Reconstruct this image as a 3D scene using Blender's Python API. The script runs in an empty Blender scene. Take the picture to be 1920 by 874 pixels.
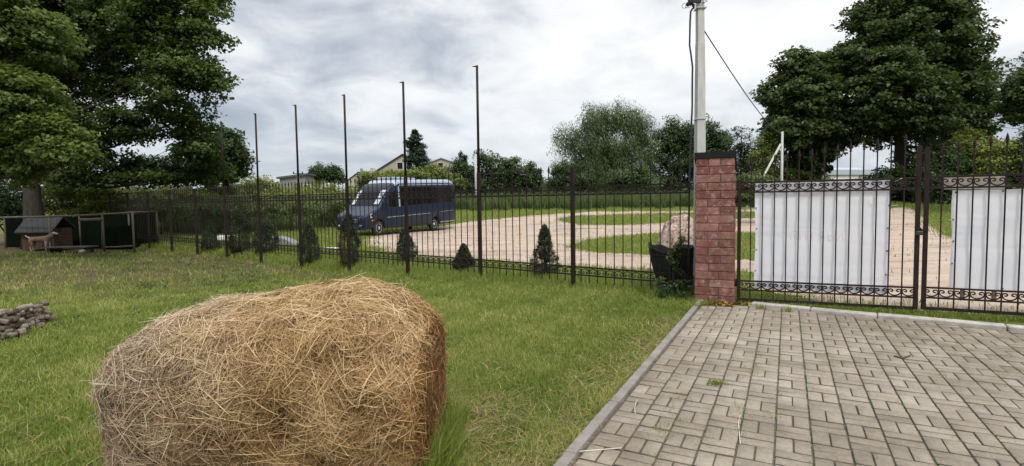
import bpy, bmesh, math, random
import numpy as np
from mathutils import Vector, Matrix

random.seed(7)
rng = np.random.default_rng(11)
SC = bpy.context.scene
COL = SC.collection
PI = math.pi

# ------------------------------------------------------------------ camera
PITCH, ROLL, FPX, EYE = 0.05706, 0.01423, 1000.0, 1.7
FWD = Vector((0, math.cos(PITCH), -math.sin(PITCH)))
UP0 = Vector((0, math.sin(PITCH), math.cos(PITCH)))
CR = Vector((1, 0, 0)) * math.cos(ROLL) - UP0 * math.sin(ROLL)
CU = Vector((1, 0, 0)) * math.sin(ROLL) + UP0 * math.cos(ROLL)
cam_d = bpy.data.cameras.new('camera')
cam = bpy.data.objects.new('camera', cam_d)
COL.objects.link(cam)
m = Matrix((CR, CU, -FWD)).transposed().to_4x4()
m.translation = (0, 0, EYE)
cam.matrix_world = m
cam_d.sensor_width = 36.0
cam_d.lens = FPX / 1920 * 36.0
cam_d.clip_start = 0.05
cam_d.clip_end = 5000
SC.camera = cam


def ray(px, py):
    d = FWD + CR * ((px - 960) / FPX) - CU * ((py - 437) / FPX)
    return d


def P(px, py, Y):
    """world point seen towards photo direction px,py at forward distance Y"""
    d = ray(px, py)
    return Vector((0, 0, EYE)) + d * (Y / d.y)


# ------------------------------------------------------------------ ground shape
def sm(t):
    t = np.clip(t, 0, 1)
    return t * t * (3 - 2 * t)


def bumps(x, y):
    return (np.sin(x * 1.7 + 0.6 * np.sin(y * 1.1)) * np.sin(y * 1.3 + 1.1 * np.sin(x * .7)) * .5
            + .3 * np.sin(x * 3.9 + y * 1.3) * np.sin(y * 3.1 - x * 1.1)
            + .2 * np.sin(x * 7.3 - y * 5.1 + 2 * np.sin(x * 2.1)))


FX0, FY0 = 3.206, 9.268
FSX, FSY = -1.974, 1.499
FL = math.hypot(FSX, FSY)


def gz(x, y):
    x = np.asarray(x, float)
    y = np.asarray(y, float)
    k = ((x - FX0) * -.796 + (y - FY0) * .605) / FL
    d = (x - FX0) * .605 + (y - FY0) * .796
    e = -((x - .33) * .889 - (y - 3.44) * .459)
    base = np.interp(k, [-3, 0, 1, 2, 3, 4, 5, 6, 7, 10, 14],
                     [0, 0, -.05, -.05, -.2, -.34, -.34, -.3, -.26, -.26, -.3])
    outer = base * sm((d + 9.5) / 6.5)
    inner = base * (1 - sm(d / 1.3)) + .15 * sm((y - 12) / 13) + 1.35 * sm((y - 31) / 18) * sm((d - 1) / 6)
    z = np.where(d < 0, outer, inner)
    lawn = np.clip(e / .6, 0, 1) * (d < .0) * np.clip(-d / .5, 0, 1)
    bank = sm((k - 3) / 4) * np.exp(-((d + 4.5) / 2.2) ** 2) * .16
    z = z + lawn * (.022 * bumps(x, y) + .03 * bumps(x * .43 + 3, y * .4) + bank)
    z = np.where((d >= 0) & (y > 30), z + .05 * bumps(x * .2, y * .2), z)
    return z


def gzs(x, y):
    return float(gz(np.array([x]), np.array([y]))[0])


def G(px, py):
    """where the photo direction meets the terrain"""
    d = ray(px, py)
    t = 1.5
    while t < 160:
        p = Vector((0, 0, EYE)) + d * t
        if p.z <= gzs(p.x, p.y):
            break
        t += .03 + t * .002
    return Vector((p.x, p.y, gzs(p.x, p.y)))


# ------------------------------------------------------------------ materials
class NT:
    def __init__(s, mat):
        s.t = mat.node_tree
        s.n = s.t.nodes
        s.n.clear()

    def add(s, t, **kw):
        n = s.n.new(t)
        for k, v in kw.items():
            if k.startswith('i_'):
                n.inputs[k[2:].replace('_', ' ')].default_value = v
            else:
                setattr(n, k, v)
        return n

    def l(s, a, b):
        s.t.links.new(a, b)


def ramp(nt, stops, fac, interp='LINEAR'):
    r = nt.add('ShaderNodeValToRGB')
    r.color_ramp.interpolation = interp
    while len(r.color_ramp.elements) < len(stops):
        r.color_ramp.elements.new(.5)
    for e, (p, c) in zip(r.color_ramp.elements, stops):
        e.position = p
        e.color = (*c, 1) if len(c) == 3 else c
    nt.l(fac, r.inputs[0])
    return r


def noise(nt, scale, detail=4, vec=None, rough=.55, dist=0.0):
    n = nt.add('ShaderNodeTexNoise')
    n.inputs['Scale'].default_value = scale
    n.inputs['Detail'].default_value = detail
    n.inputs['Roughness'].default_value = rough
    n.inputs['Distortion'].default_value = dist
    if vec is not None:
        nt.l(vec, n.inputs['Vector'])
    return n


def mix(nt, a, b, fac, mode='MIX'):
    n = nt.add('ShaderNodeMix', data_type='RGBA', blend_type=mode)
    for i, v in ((0, fac), (6, a), (7, b)):
        if hasattr(v, 'is_output') or isinstance(v, bpy.types.NodeSocket):
            nt.l(v, n.inputs[i])
        else:
            n.inputs[i].default_value = v if i == 0 else (*v, 1)
    return n.outputs[2]


def newmat(name):
    mt = bpy.data.materials.new(name)
    mt.use_nodes = True
    return mt, NT(mt)


def plain(name, c1, c2=None, scale=6, rough=.6, metal=0, bump=.2, bscale=None, spec=.4, stretch=None, coat=0):
    mt, nt = newmat(name)
    out = nt.add('ShaderNodeOutputMaterial')
    b = nt.add('ShaderNodeBsdfPrincipled')
    tc = nt.add('ShaderNodeTexCoord')
    vec = tc.outputs['Object']
    if stretch:
        mp = nt.add('ShaderNodeMapping')
        mp.inputs['Scale'].default_value = stretch
        nt.l(vec, mp.inputs['Vector'])
        vec = mp.outputs[0]
    n = noise(nt, scale, 6, vec)
    c2 = c2 or tuple(x * .7 for x in c1)
    r = ramp(nt, [(.3, c1), (.7, c2)], n.outputs['Fac'])
    nt.l(r.outputs[0], b.inputs['Base Color'])
    b.inputs['Roughness'].default_value = rough
    b.inputs['Metallic'].default_value = metal
    b.inputs['Specular IOR Level'].default_value = spec
    if coat:
        b.inputs['Coat Weight'].default_value = coat
        b.inputs['Coat Roughness'].default_value = .08
    if bump:
        n2 = noise(nt, bscale or scale * 5, 5, vec)
        bp = nt.add('ShaderNodeBump')
        bp.inputs['Strength'].default_value = bump
        bp.inputs['Distance'].default_value = .01
        nt.l(n2.outputs['Fac'], bp.inputs['Height'])
        nt.l(bp.outputs[0], b.inputs['Normal'])
    nt.l(b.outputs[0], out.inputs[0])
    return mt


def leafmat(name, dark, midc, light, trans=.3, rough=.55):
    mt, nt = newmat(name)
    out = nt.add('ShaderNodeOutputMaterial')
    at = nt.add('ShaderNodeAttribute', attribute_name='tint')
    r = ramp(nt, [(0, dark), (.5, midc), (1, light)], at.outputs['Fac'])
    b = nt.add('ShaderNodeBsdfPrincipled')
    b.inputs['Roughness'].default_value = rough
    b.inputs['Specular IOR Level'].default_value = .35
    nt.l(r.outputs[0], b.inputs['Base Color'])
    tr = nt.add('ShaderNodeBsdfTranslucent')
    hs = nt.add('ShaderNodeHueSaturation')
    hs.inputs['Hue'].default_value = .49
    hs.inputs['Value'].default_value = 1.3
    nt.l(r.outputs[0], hs.inputs['Color'])
    nt.l(hs.outputs[0], tr.inputs['Color'])
    ms = nt.add('ShaderNodeMixShader')
    ms.inputs[0].default_value = trans
    nt.l(b.outputs[0], ms.inputs[1])
    nt.l(tr.outputs[0], ms.inputs[2])
    nt.l(ms.outputs[0], out.inputs[0])
    return mt


M = {}
M['iron'] = plain('painted_iron', (.014, .011, .010), (.027, .019, .016), 9, .55, 0, .25, 60, spec=.15)
M['iron2'] = plain('gate_iron', (.014, .010, .010), (.032, .020, .017), 7, .55, 0, .25, 60, spec=.15)
M['white_pole'] = plain('whitewashed_concrete', (.52, .51, .49), (.40, .39, .38), 5, .8, 0, .4, 40, stretch=(3, 3, .6))
M['cable'] = plain('black_rubber', (.012, .012, .013), (.022, .022, .022), 8, .5, 0, 0)
M['cap'] = plain('black_sheet_metal', (.010, .010, .010), (.018, .017, .017), 4, .6, 0, .1, spec=.15)
M['wood_grey'] = plain('weathered_wood', (.115, .10, .078), (.06, .052, .04), 4, .95, 0, .5, 30, stretch=(1, 1, 8))  # darkened to carry the big tree's shade over the pen
M['wood_brown'] = plain('brown_planks', (.085, .05, .034), (.05, .03, .02), 5, .95, 0, .5, 30, stretch=(8, 1, 1))  # kennel wood, tree shade put into the colour
M['bark'] = plain('bark', (.050, .040, .031), (.022, .018, .014), 5, .9, 0, 1.0, 14, stretch=(2, 2, .5))
M['rubber'] = plain('dark_tub', (.014, .013, .014), (.026, .024, .023), 5, .7, 0, .4, 20, spec=.2)
M['roof_grey'] = plain('grey_sheet_roof', (.11, .115, .12), (.085, .088, .09), 2, .9, 0, .2, spec=.1)
M['roof_light'] = plain('pale_sheet_roof', (.42, .46, .52), (.36, .40, .45), 2, .5, 0, .1)
M['roof_dark'] = plain('dark_tile_roof', (.07, .065, .07), (.05, .045, .05), 4, .8, 0, .3)
M['wall_cream'] = plain('cream_wall', (.42, .38, .30), (.36, .32, .26), 1, .85, 0, .1)
M['wall_grey'] = plain('grey_wall', (.24, .24, .245), (.19, .19, .19), 1, .85, 0, .1)
M['wall_white'] = plain('white_wall', (.7, .7, .68), (.6, .6, .58), 1, .85, 0, .1)
M['dark_glass'] = plain('dark_window_glass', (.006, .006, .008), (.012, .011, .012), 1, .09, 0, 0, spec=.22)
M['net'] = plain('dark_green_netting', (.0035, .006, .0035), (.006, .010, .006), 3, 1, 0, .3, spec=.02)
M['felt'] = plain('grey_roofing_felt', (.060, .060, .060), (.042, .042, .043), 4, .95, 0, .3, spec=.1)
M['paint_bus'] = plain('dark_blue_bus_paint', (.010, .020, .045), (.008, .016, .036), 2, .36, .0, .02, spec=.3, coat=.12)
M['bus_roof'] = plain('sky_sheen_roof', (.34, .39, .46), (.30, .34, .40), 2, .3, .0, 0, coat=.4)  # the sky's reflection on the navy roof, put into the colour
M['black_plastic'] = plain('black_plastic', (.014, .014, .015), (.02, .02, .021), 4, .5, 0, .1)
M['chrome'] = plain('bright_trim', (.55, .57, .60), (.45, .47, .5), 3, .25, .7, 0)
M['lamp_glass'] = plain('headlight_glass', (.55, .58, .62), (.35, .38, .42), 9, .1, .2, 0, spec=.7)
M['orange'] = plain('orange_plastic', (.7, .18, .03), (.6, .14, .02), 4, .3, 0, 0)
M['tyre'] = plain('tyre_rubber', (.015, .015, .015), (.03, .028, .026), 6, .8, 0, .3)
M['rim'] = plain('painted_rim', (.62, .63, .64), (.5, .5, .52), 4, .35, .3, 0)
M['curtain'] = plain('pale_curtain', (.50, .52, .56), (.36, .38, .42), 6, .7, 0, 0, stretch=(1, 8, 1))
M['brass'] = plain('padlock_metal', (.05, .045, .04), (.09, .08, .06), 10, .35, .6, .1)
M['dog'] = plain('tan_fur', (.20, .13, .09), (.145, .095, .065), 7, .9, 0, .6, 60)  # fur toned down, shade of the tree painted in
M['dog_white'] = plain('white_fur', (.36, .32, .26), (.28, .25, .20), 8, .9, 0, .6, 60)  # dulled as well for the painted tree shade
M['stone_pale'] = plain('pale_stone', (.36, .32, .27), (.17, .15, .12), 8, .9, 0, .8, 20)
M['rope'] = plain('pale_string', (.6, .57, .5), (.5, .47, .4), 20, .9, 0, 0)
M['mortar'] = plain('mortar', (.21, .16, .14), (.12, .085, .075), 14, .95, 0, .6, 60)

# leaves
M['leaf_dark'] = leafmat('maple_leaves', (.028, .046, .010), (.068, .106, .019), (.165, .21, .042), .42)
M['leaf_chest'] = leafmat('chestnut_leaves', (.024, .039, .010), (.056, .086, .020), (.125, .165, .042), .4)
M['leaf_will'] = leafmat('willow_leaves', (.042, .076, .022), (.080, .128, .038), (.145, .19, .068))
M['leaf_mid'] = leafmat('garden_tree_leaves', (.030, .055, .018), (.058, .098, .028), (.115, .165, .045))
M['leaf_yel'] = leafmat('yellow_green_leaves', (.065, .095, .018), (.13, .17, .032), (.24, .27, .055))
M['leaf_spr'] = leafmat('conifer_needles', (.016, .034, .018), (.030, .058, .028), (.06, .095, .045), .12)
M['leaf_thu'] = leafmat('thuja_sprays', (.014, .026, .010), (.028, .050, .016), (.060, .085, .028), .12)
M['leaf_brn'] = leafmat('dead_thuja_sprays', (.10, .045, .028), (.17, .075, .045), (.22, .11, .06), .12)
M['leaf_weed'] = leafmat('weed_leaves', (.045, .070, .020), (.085, .125, .035), (.17, .20, .07))
M['grass'] = leafmat('grass_blades', (.098, .145, .022), (.205, .258, .046), (.47, .43, .16), .35, .6)
M['straw'] = leafmat('hay_straw', (.13, .078, .034), (.37, .255, .115), (.62, .49, .27), .18, .6)
M['litter'] = leafmat('dead_leaves', (.10, .05, .02), (.25, .11, .03), (.45, .26, .06), .1)


def ground_mat():
    mt, nt = newmat('lawn_ground')
    out = nt.add('ShaderNodeOutputMaterial')
    b = nt.add('ShaderNodeBsdfPrincipled')
    b.inputs['Roughness'].default_value = .95
    b.inputs['Specular IOR Level'].default_value = .1
    tc = nt.add('ShaderNodeTexCoord')
    v = tc.outputs['Object']
    n1 = noise(nt, .45, 6, v, .6)
    n2 = noise(nt, 9, 6, v, .7)
    n3 = noise(nt, 60, 4, v, .7)
    g = ramp(nt, [(.3, (.075, .105, .018)), (.5, (.135, .165, .034)), (.72, (.22, .22, .07))], n2.outputs['Fac'])
    d = ramp(nt, [(.25, (.060, .047, .024)), (.75, (.155, .120, .064))], n3.outputs['Fac'])
    at = nt.add('ShaderNodeAttribute', attribute_name='dry')  # dryness and wear, with the big tree's painted shade
    ad = nt.add('ShaderNodeMath', operation='MULTIPLY_ADD')
    nt.l(n1.outputs['Fac'], ad.inputs[0])
    ad.inputs[1].default_value = .9
    sb = nt.add('ShaderNodeMath', operation='ADD')
    nt.l(at.outputs['Fac'], sb.inputs[0])
    sb.inputs[1].default_value = -.42
    nt.l(sb.outputs[0], ad.inputs[2])
    rm = ramp(nt, [(.15, (0, 0, 0)), (.55, (1, 1, 1))], ad.outputs[0])
    c = mix(nt, g.outputs[0], d.outputs[0], rm.outputs[0])
    sp = ramp(nt, [(.35, (.6, .6, .6)), (.65, (1.15, 1.15, 1.15))], n3.outputs['Fac'])
    c = mix(nt, c, sp.outputs[0], 1.0, 'MULTIPLY')
    nt.l(c, b.inputs['Base Color'])
    bp = nt.add('ShaderNodeBump')
    bp.inputs['Strength'].default_value = .7
    bp.inputs['Distance'].default_value = .03
    nt.l(n3.outputs['Fac'], bp.inputs['Height'])
    nt.l(bp.outputs[0], b.inputs['Normal'])
    nt.l(b.outputs[0], out.inputs[0])
    return mt


def gravel_mat():
    mt, nt = newmat('sandy_gravel')
    out = nt.add('ShaderNodeOutputMaterial')
    b = nt.add('ShaderNodeBsdfPrincipled')
    b.inputs['Roughness'].default_value = .95
    b.inputs['Specular IOR Level'].default_value = .15
    tc = nt.add('ShaderNodeTexCoord')
    v = tc.outputs['Object']
    n1 = noise(nt, .5, 5, v, .6)
    n2 = noise(nt, 30, 6, v, .75)
    n4 = noise(nt, 3.0, 6, v, .7)
    c1 = ramp(nt, [(.3, (.40, .315, .250)), (.7, (.50, .415, .340))], n1.outputs['Fac'])
    c2 = ramp(nt, [(.35, (.70, .66, .62)), (.65, (1.12, 1.1, 1.08))], n2.outputs['Fac'])
    c = mix(nt, c1.outputs[0], c2.outputs[0], 1.0, 'MULTIPLY')
    wv = nt.add('ShaderNodeMapping')
    wv.inputs['Scale'].default_value = (.16, .9, 1)
    nt.l(v, wv.inputs[0])
    n5 = noise(nt, 1.2, 5, wv.outputs[0], .6, .8)
    c5 = ramp(nt, [(.36, (.74, .70, .66)), (.50, (1, 1, 1)), (.68, (1.08, 1.07, 1.05))], n5.outputs['Fac'])
    c = mix(nt, c, c5.outputs[0], .9, 'MULTIPLY')
    c3 = ramp(nt, [(.34, (.55, .55, .45)), (.46, (1, 1, 1))], n4.outputs['Fac'])
    c = mix(nt, c, c3.outputs[0], .8, 'MULTIPLY')
    nt.l(c, b.inputs['Base Color'])
    bp = nt.add('ShaderNodeBump')
    bp.inputs['Strength'].default_value = .5
    bp.inputs['Distance'].default_value = .02
    nt.l(n2.outputs['Fac'], bp.inputs['Height'])
    nt.l(bp.outputs[0], b.inputs['Normal'])
    nt.l(b.outputs[0], out.inputs[0])
    return mt


def attrmat(name, stops, attr, scale, bump, rough, grime=(.62, .6, .58), gfac=.7, pale=None):
    """per-piece colour from an attribute, times grime noise"""
    mt, nt = newmat(name)
    out = nt.add('ShaderNodeOutputMaterial')
    b = nt.add('ShaderNodeBsdfPrincipled')
    b.inputs['Roughness'].default_value = rough
    b.inputs['Specular IOR Level'].default_value = .25
    tc = nt.add('ShaderNodeTexCoord')
    v = tc.outputs['Object']
    at = nt.add('ShaderNodeAttribute', attribute_name=attr)
    r = ramp(nt, stops, at.outputs['Fac'])
    n1 = noise(nt, scale, 6, v, .65)
    n2 = noise(nt, scale * 14, 5, v, .7)
    n3 = noise(nt, scale * .22, 4, v, .6)
    g = ramp(nt, [(.36, grime), (.62, (1.08, 1.08, 1.08))], n1.outputs['Fac'])
    c = mix(nt, r.outputs[0], g.outputs[0], gfac, 'MULTIPLY')
    g2 = ramp(nt, [(.3, (.72, .72, .72)), (.7, (1.15, 1.15, 1.15))], n2.outputs['Fac'])
    c = mix(nt, c, g2.outputs[0], .8, 'MULTIPLY')
    if pale:
        n5 = noise(nt, scale * 1.7, 6, v, .75)
        pf = ramp(nt, [(.50, (0, 0, 0)), (.72, (1, 1, 1))], n5.outputs['Fac'])
        c = mix(nt, c, pale, pf.outputs[0])
    g3 = ramp(nt, [(.35, (.70, .68, .64)), (.65, (1.10, 1.10, 1.10))], n3.outputs['Fac'])
    c = mix(nt, c, g3.outputs[0], .8, 'MULTIPLY')
    nt.l(c, b.inputs['Base Color'])
    bp = nt.add('ShaderNodeBump')
    bp.inputs['Strength'].default_value = bump
    bp.inputs['Distance'].default_value = .006
    nt.l(n2.outputs['Fac'], bp.inputs['Height'])
    nt.l(bp.outputs[0], b.inputs['Normal'])
    nt.l(b.outputs[0], out.inputs[0])
    return mt


M['ground'] = ground_mat()
M['gravel'] = gravel_mat()
M['paver'] = attrmat('concrete_pavers', [(0, (.258, .219, .173)), (.5, (.302, .258, .206)), (1, (.348, .300, .243))], 'tint', 2.2, .5, .9, (.70, .67, .62), .8)
M['joint'] = plain('paving_joint_sand', (.150, .120, .086), (.085, .072, .046), 9, .95, 0, .6, 60)
M['kerb'] = plain('concrete_kerb', (.255, .232, .205), (.17, .155, .132), 6, .9, 0, .5, 60)
M['stonekerb'] = plain('pale_stone_kerb', (.50, .46, .41), (.26, .24, .20), 7, .9, 0, .8, 40)
M['brick'] = attrmat('red_facing_brick', [(0, (.165, .066, .054)), (.5, (.24, .098, .080)), (1, (.33, .165, .140))], 'tint', 7, 1.0, .9, (.62, .58, .56), .7, (.46, .31, .28))


def granite():
    mt, nt = newmat('pink_granite')
    out = nt.add('ShaderNodeOutputMaterial')
    b = nt.add('ShaderNodeBsdfPrincipled')
    b.inputs['Roughness'].default_value = .8
    tc = nt.add('ShaderNodeTexCoord')
    v = tc.outputs['Object']
    n1 = noise(nt, 13, 6, v, .8)
    n2 = noise(nt, 2.2, 5, v, .6)
    r = ramp(nt, [(.40, (.05, .04, .035)), (.47, (.30, .20, .16)), (.56, (.46, .33, .27)), (.68, (.62, .53, .47))], n1.outputs['Fac'])
    g = ramp(nt, [(.4, (1, 1, 1)), (.7, (.62, .66, .5))], n2.outputs['Fac'])
    c = mix(nt, r.outputs[0], g.outputs[0], .7, 'MULTIPLY')
    nt.l(c, b.inputs['Base Color'])
    bp = nt.add('ShaderNodeBump')
    bp.inputs['Strength'].default_value = .6
    bp.inputs['Distance'].default_value = .02
    nt.l(n1.outputs['Fac'], bp.inputs['Height'])
    nt.l(bp.outputs[0], b.inputs['Normal'])
    nt.l(b.outputs[0], out.inputs[0])
    return mt


M['granite'] = granite()


def bannermat():
    mt, nt = newmat('white_tarpaulin')
    out = nt.add('ShaderNodeOutputMaterial')
    b = nt.add('ShaderNodeBsdfPrincipled')
    b.inputs['Roughness'].default_value = .55
    tc = nt.add('ShaderNodeTexCoord')
    v = tc.outputs['Object']
    n1 = noise(nt, 1.4, 4, v, .6)
    n2 = noise(nt, 8, 6, v, .6)
    r = ramp(nt, [(.3, (.76, .77, .82)), (.5, (.80, .80, .83)), (.72, (.82, .80, .82))], n1.outputs['Fac'])
    g = ramp(nt, [(.30, (.95, .95, .96)), (.6, (1, 1, 1))], n2.outputs['Fac'])
    c = mix(nt, r.outputs[0], g.outputs[0], .8, 'MULTIPLY')
    nt.l(c, b.inputs['Base Color'])
    tr = nt.add('ShaderNodeBsdfTranslucent')
    nt.l(c, tr.inputs['Color'])
    ms = nt.add('ShaderNodeMixShader')
    ms.inputs[0].default_value = .3
    nt.l(b.outputs[0], ms.inputs[1])
    nt.l(tr.outputs[0], ms.inputs[2])
    nt.l(ms.outputs[0], out.inputs[0])
    return mt


M['banner'] = bannermat()
M['banner_ink'] = plain('show_through_ink', (.69, .64, .65), (.74, .70, .71), 9, .6, 0, 0)
M['banner_ink2'] = plain('show_through_ink_pink', (.72, .63, .64), (.74, .67, .69), 9, .6, 0, 0)
M['banner_pale'] = plain('show_through_pale', (.80, .76, .77), (.78, .75, .77), 5, .6, 0, 0)


# ------------------------------------------------------------------ object helpers
def setp(o, label=None, cat=None, group=None, kind=None):
    if label: o['label'] = label
    if cat: o['category'] = cat
    if group: o['group'] = group
    if kind: o['kind'] = kind
    return o


def thing(name, label, cat, loc=(0, 0, 0), rz=0, group=None):
    o = bpy.data.objects.new(name, None)
    COL.objects.link(o)
    o.empty_display_size = .2
    o.location = loc
    o.rotation_euler = (0, 0, rz)
    o.matrix_basis = Matrix.Translation(Vector(loc)) @ Matrix.Rotation(rz, 4, 'Z')
    return setp(o, label, cat, group)


def place(name, me, parent=None, world=True, loc=(0, 0, 0)):
    """link mesh; if world, vertex coordinates are world ones and get moved into the parent's frame"""
    o = bpy.data.objects.new(name, me)
    COL.objects.link(o)
    if parent is not None:
        o.parent = parent
        if world:
            mw = Matrix.Identity(4)
            q = parent
            while q is not None:
                mw = q.matrix_basis @ mw
                q = q.parent
            me.transform(mw.inverted())
    o.location = loc
    return o


def npmesh(name, V, F, mats, tint=None, smooth=False, midx=None, attr='tint'):
    V = np.ascontiguousarray(V, np.float32)
    F = np.ascontiguousarray(F, np.int32)
    me = bpy.data.meshes.new(name)
    nf, k = F.shape
    me.vertices.add(len(V))
    me.vertices.foreach_set('co', V.ravel())
    me.loops.add(nf * k)
    me.loops.foreach_set('vertex_index', F.ravel())
    me.polygons.add(nf)
    me.polygons.foreach_set('loop_start', np.arange(0, nf * k, k, dtype=np.int32))
    if smooth:
        me.polygons.foreach_set('use_smooth', np.ones(nf, bool))
    for mt in (mats if isinstance(mats, (list, tuple)) else [mats]):
        me.materials.append(mt)
    if midx is not None:
        me.polygons.foreach_set('material_index', np.asarray(midx, np.int32))
    if tint is not None:
        a = me.attributes.new(attr, 'FLOAT', 'POINT')
        a.data.foreach_set('value', np.ascontiguousarray(tint, np.float32))
    me.update(calc_edges=True)
    return me


class MB:
    """collects simple solids into one mesh"""

    def __init__(s):
        s.v = []
        s.f = []
        s.sm = []
        s.t = []
        s.tint = None

    def add(s, vs, fs, smooth=False, tint=0.5):
        o = len(s.v)
        s.v += [tuple(v) for v in vs]
        s.f += [tuple(i + o for i in f) for f in fs]
        s.sm += [smooth] * len(fs)
        s.t += [tint] * len(vs)

    def box(s, c, size, rz=0, ax=None, tint=.5, bev=0):
        """oriented box; ax = (X,Y,Z) axes"""
        c = Vector(c)
        if ax is None:
            X = Vector((math.cos(rz), math.sin(rz), 0))
            Y = Vector((-math.sin(rz), math.cos(rz), 0))
            Z = Vector((0, 0, 1))
        else:
            X, Y, Z = [Vector(a).normalized() for a in ax]
        hx, hy, hz = [q / 2 for q in size]
        if not bev:
            vs = [c + X * (i * hx) + Y * (j * hy) + Z * (k * hz) for k in (-1, 1) for j in (-1, 1) for i in (-1, 1)]
            s.add(vs, [(0, 2, 3, 1), (4, 5, 7, 6), (0, 1, 5, 4), (2, 6, 7, 3), (0, 4, 6, 2), (1, 3, 7, 5)], tint=tint)
            return
        bm = bmesh.new()
        bmesh.ops.create_cube(bm, size=1)
        for v in bm.verts:
            v.co = Vector((v.co.x * 2 * hx, v.co.y * 2 * hy, v.co.z * 2 * hz))
        bmesh.ops.bevel(bm, geom=bm.edges[:], offset=bev, segments=2, affect='EDGES', profile=.5)
        bm.verts.index_update()
        s.add([c + X * v.co.x + Y * v.co.y + Z * v.co.z for v in bm.verts],
              [[v.index for v in f.verts] for f in bm.faces], tint=tint)
        bm.free()

    def tube(s, pts, r, n=8, cap=True, smooth=True, flat=None):
        pts = [Vector(p) for p in pts]
        rs = r if isinstance(r, (list, tuple)) else [r] * len(pts)
        vs = []
        ref = None
        for i, p in enumerate(pts):
            t = (pts[min(i + 1, len(pts) - 1)] - pts[max(i - 1, 0)])
            if t.length < 1e-9: t = Vector((0, 0, 1))
            t.normalize()
            if ref is None:
                ref = Vector((1, 0, 0)) if abs(t.x) < .8 else Vector((0, 1, 0))
            a = (ref - t * ref.dot(t)).normalized()
            ref = a
            b = t.cross(a)
            for j in range(n):
                q = 2 * PI * (j + .5) / n
                vs.append(p + (a * math.cos(q) + b * math.sin(q)) * rs[i])
        fs = []
        for i in range(len(pts) - 1):
            for j in range(n):
                k = (j + 1) % n
                fs.append((i * n + j, i * n + k, (i + 1) * n + k, (i + 1) * n + j))
        if cap:
            fs.append(tuple(range(n))[::-1])
            fs.append(tuple((len(pts) - 1) * n + j for j in range(n)))
        s.add(vs, fs, smooth)

    def lathe(s, prof, c, n=16, axis=(0, 0, 1), smooth=True):
        c = Vector(c)
        Z = Vector(axis).normalized()
        X = Vector((1, 0, 0)) if abs(Z.x) < .8 else Vector((0, 1, 0))
        X = (X - Z * X.dot(Z)).normalized()
        Y = Z.cross(X)
        vs = [c + Z * h + (X * math.cos(2 * PI * j / n) + Y * math.sin(2 * PI * j / n)) * r for r, h in prof for j in range(n)]
        fs = [(i * n + j, i * n + (j + 1) % n, (i + 1) * n + (j + 1) % n, (i + 1) * n + j)
              for i in range(len(prof) - 1) for j in range(n)]
        if prof[0][0] > 1e-4: fs.append(tuple(range(n))[::-1])
        if prof[-1][0] > 1e-4: fs.append(tuple((len(prof) - 1) * n + j for j in range(n)))
        s.add(vs, fs, smooth)

    def prism(s, poly, depth_vec):
        n = len(poly)
        d = Vector(depth_vec)
        vs = [Vector(p) for p in poly] + [Vector(p) + d for p in poly]
        s.add(vs, [tuple(range(n))[::-1], tuple(range(n, 2 * n))] + [(i, (i + 1) % n, n + (i + 1) % n, n + i) for i in range(n)])

    def mesh(s, name, mt):
        me = bpy.data.meshes.new(name)
        me.from_pydata(s.v, [], s.f)
        bm = bmesh.new()
        bm.from_mesh(me)
        bmesh.ops.recalc_face_normals(bm, faces=bm.faces[:])
        bm.to_mesh(me)
        bm.free()
        me.polygons.foreach_set('use_smooth', s.sm)
        a = me.attributes.new('tint', 'FLOAT', 'POINT')
        a.data.foreach_set('value', s.t)
        for q in (mt if isinstance(mt, (list, tuple)) else [mt]):
            me.materials.append(q)
        me.update()
        return me

    def build(s, name, mt, parent=None, world=True, loc=(0, 0, 0)):
        return place(name, s.mesh(name, mt), parent, world, loc)


def baked(o):
    """replace an object's mesh by its evaluated one and drop the modifiers"""
    bpy.context.view_layer.update()
    dg = bpy.context.evaluated_depsgraph_get()
    me = bpy.data.meshes.new_from_object(o.evaluated_get(dg))
    o.modifiers.clear()
    o.data = me
    return o


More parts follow.
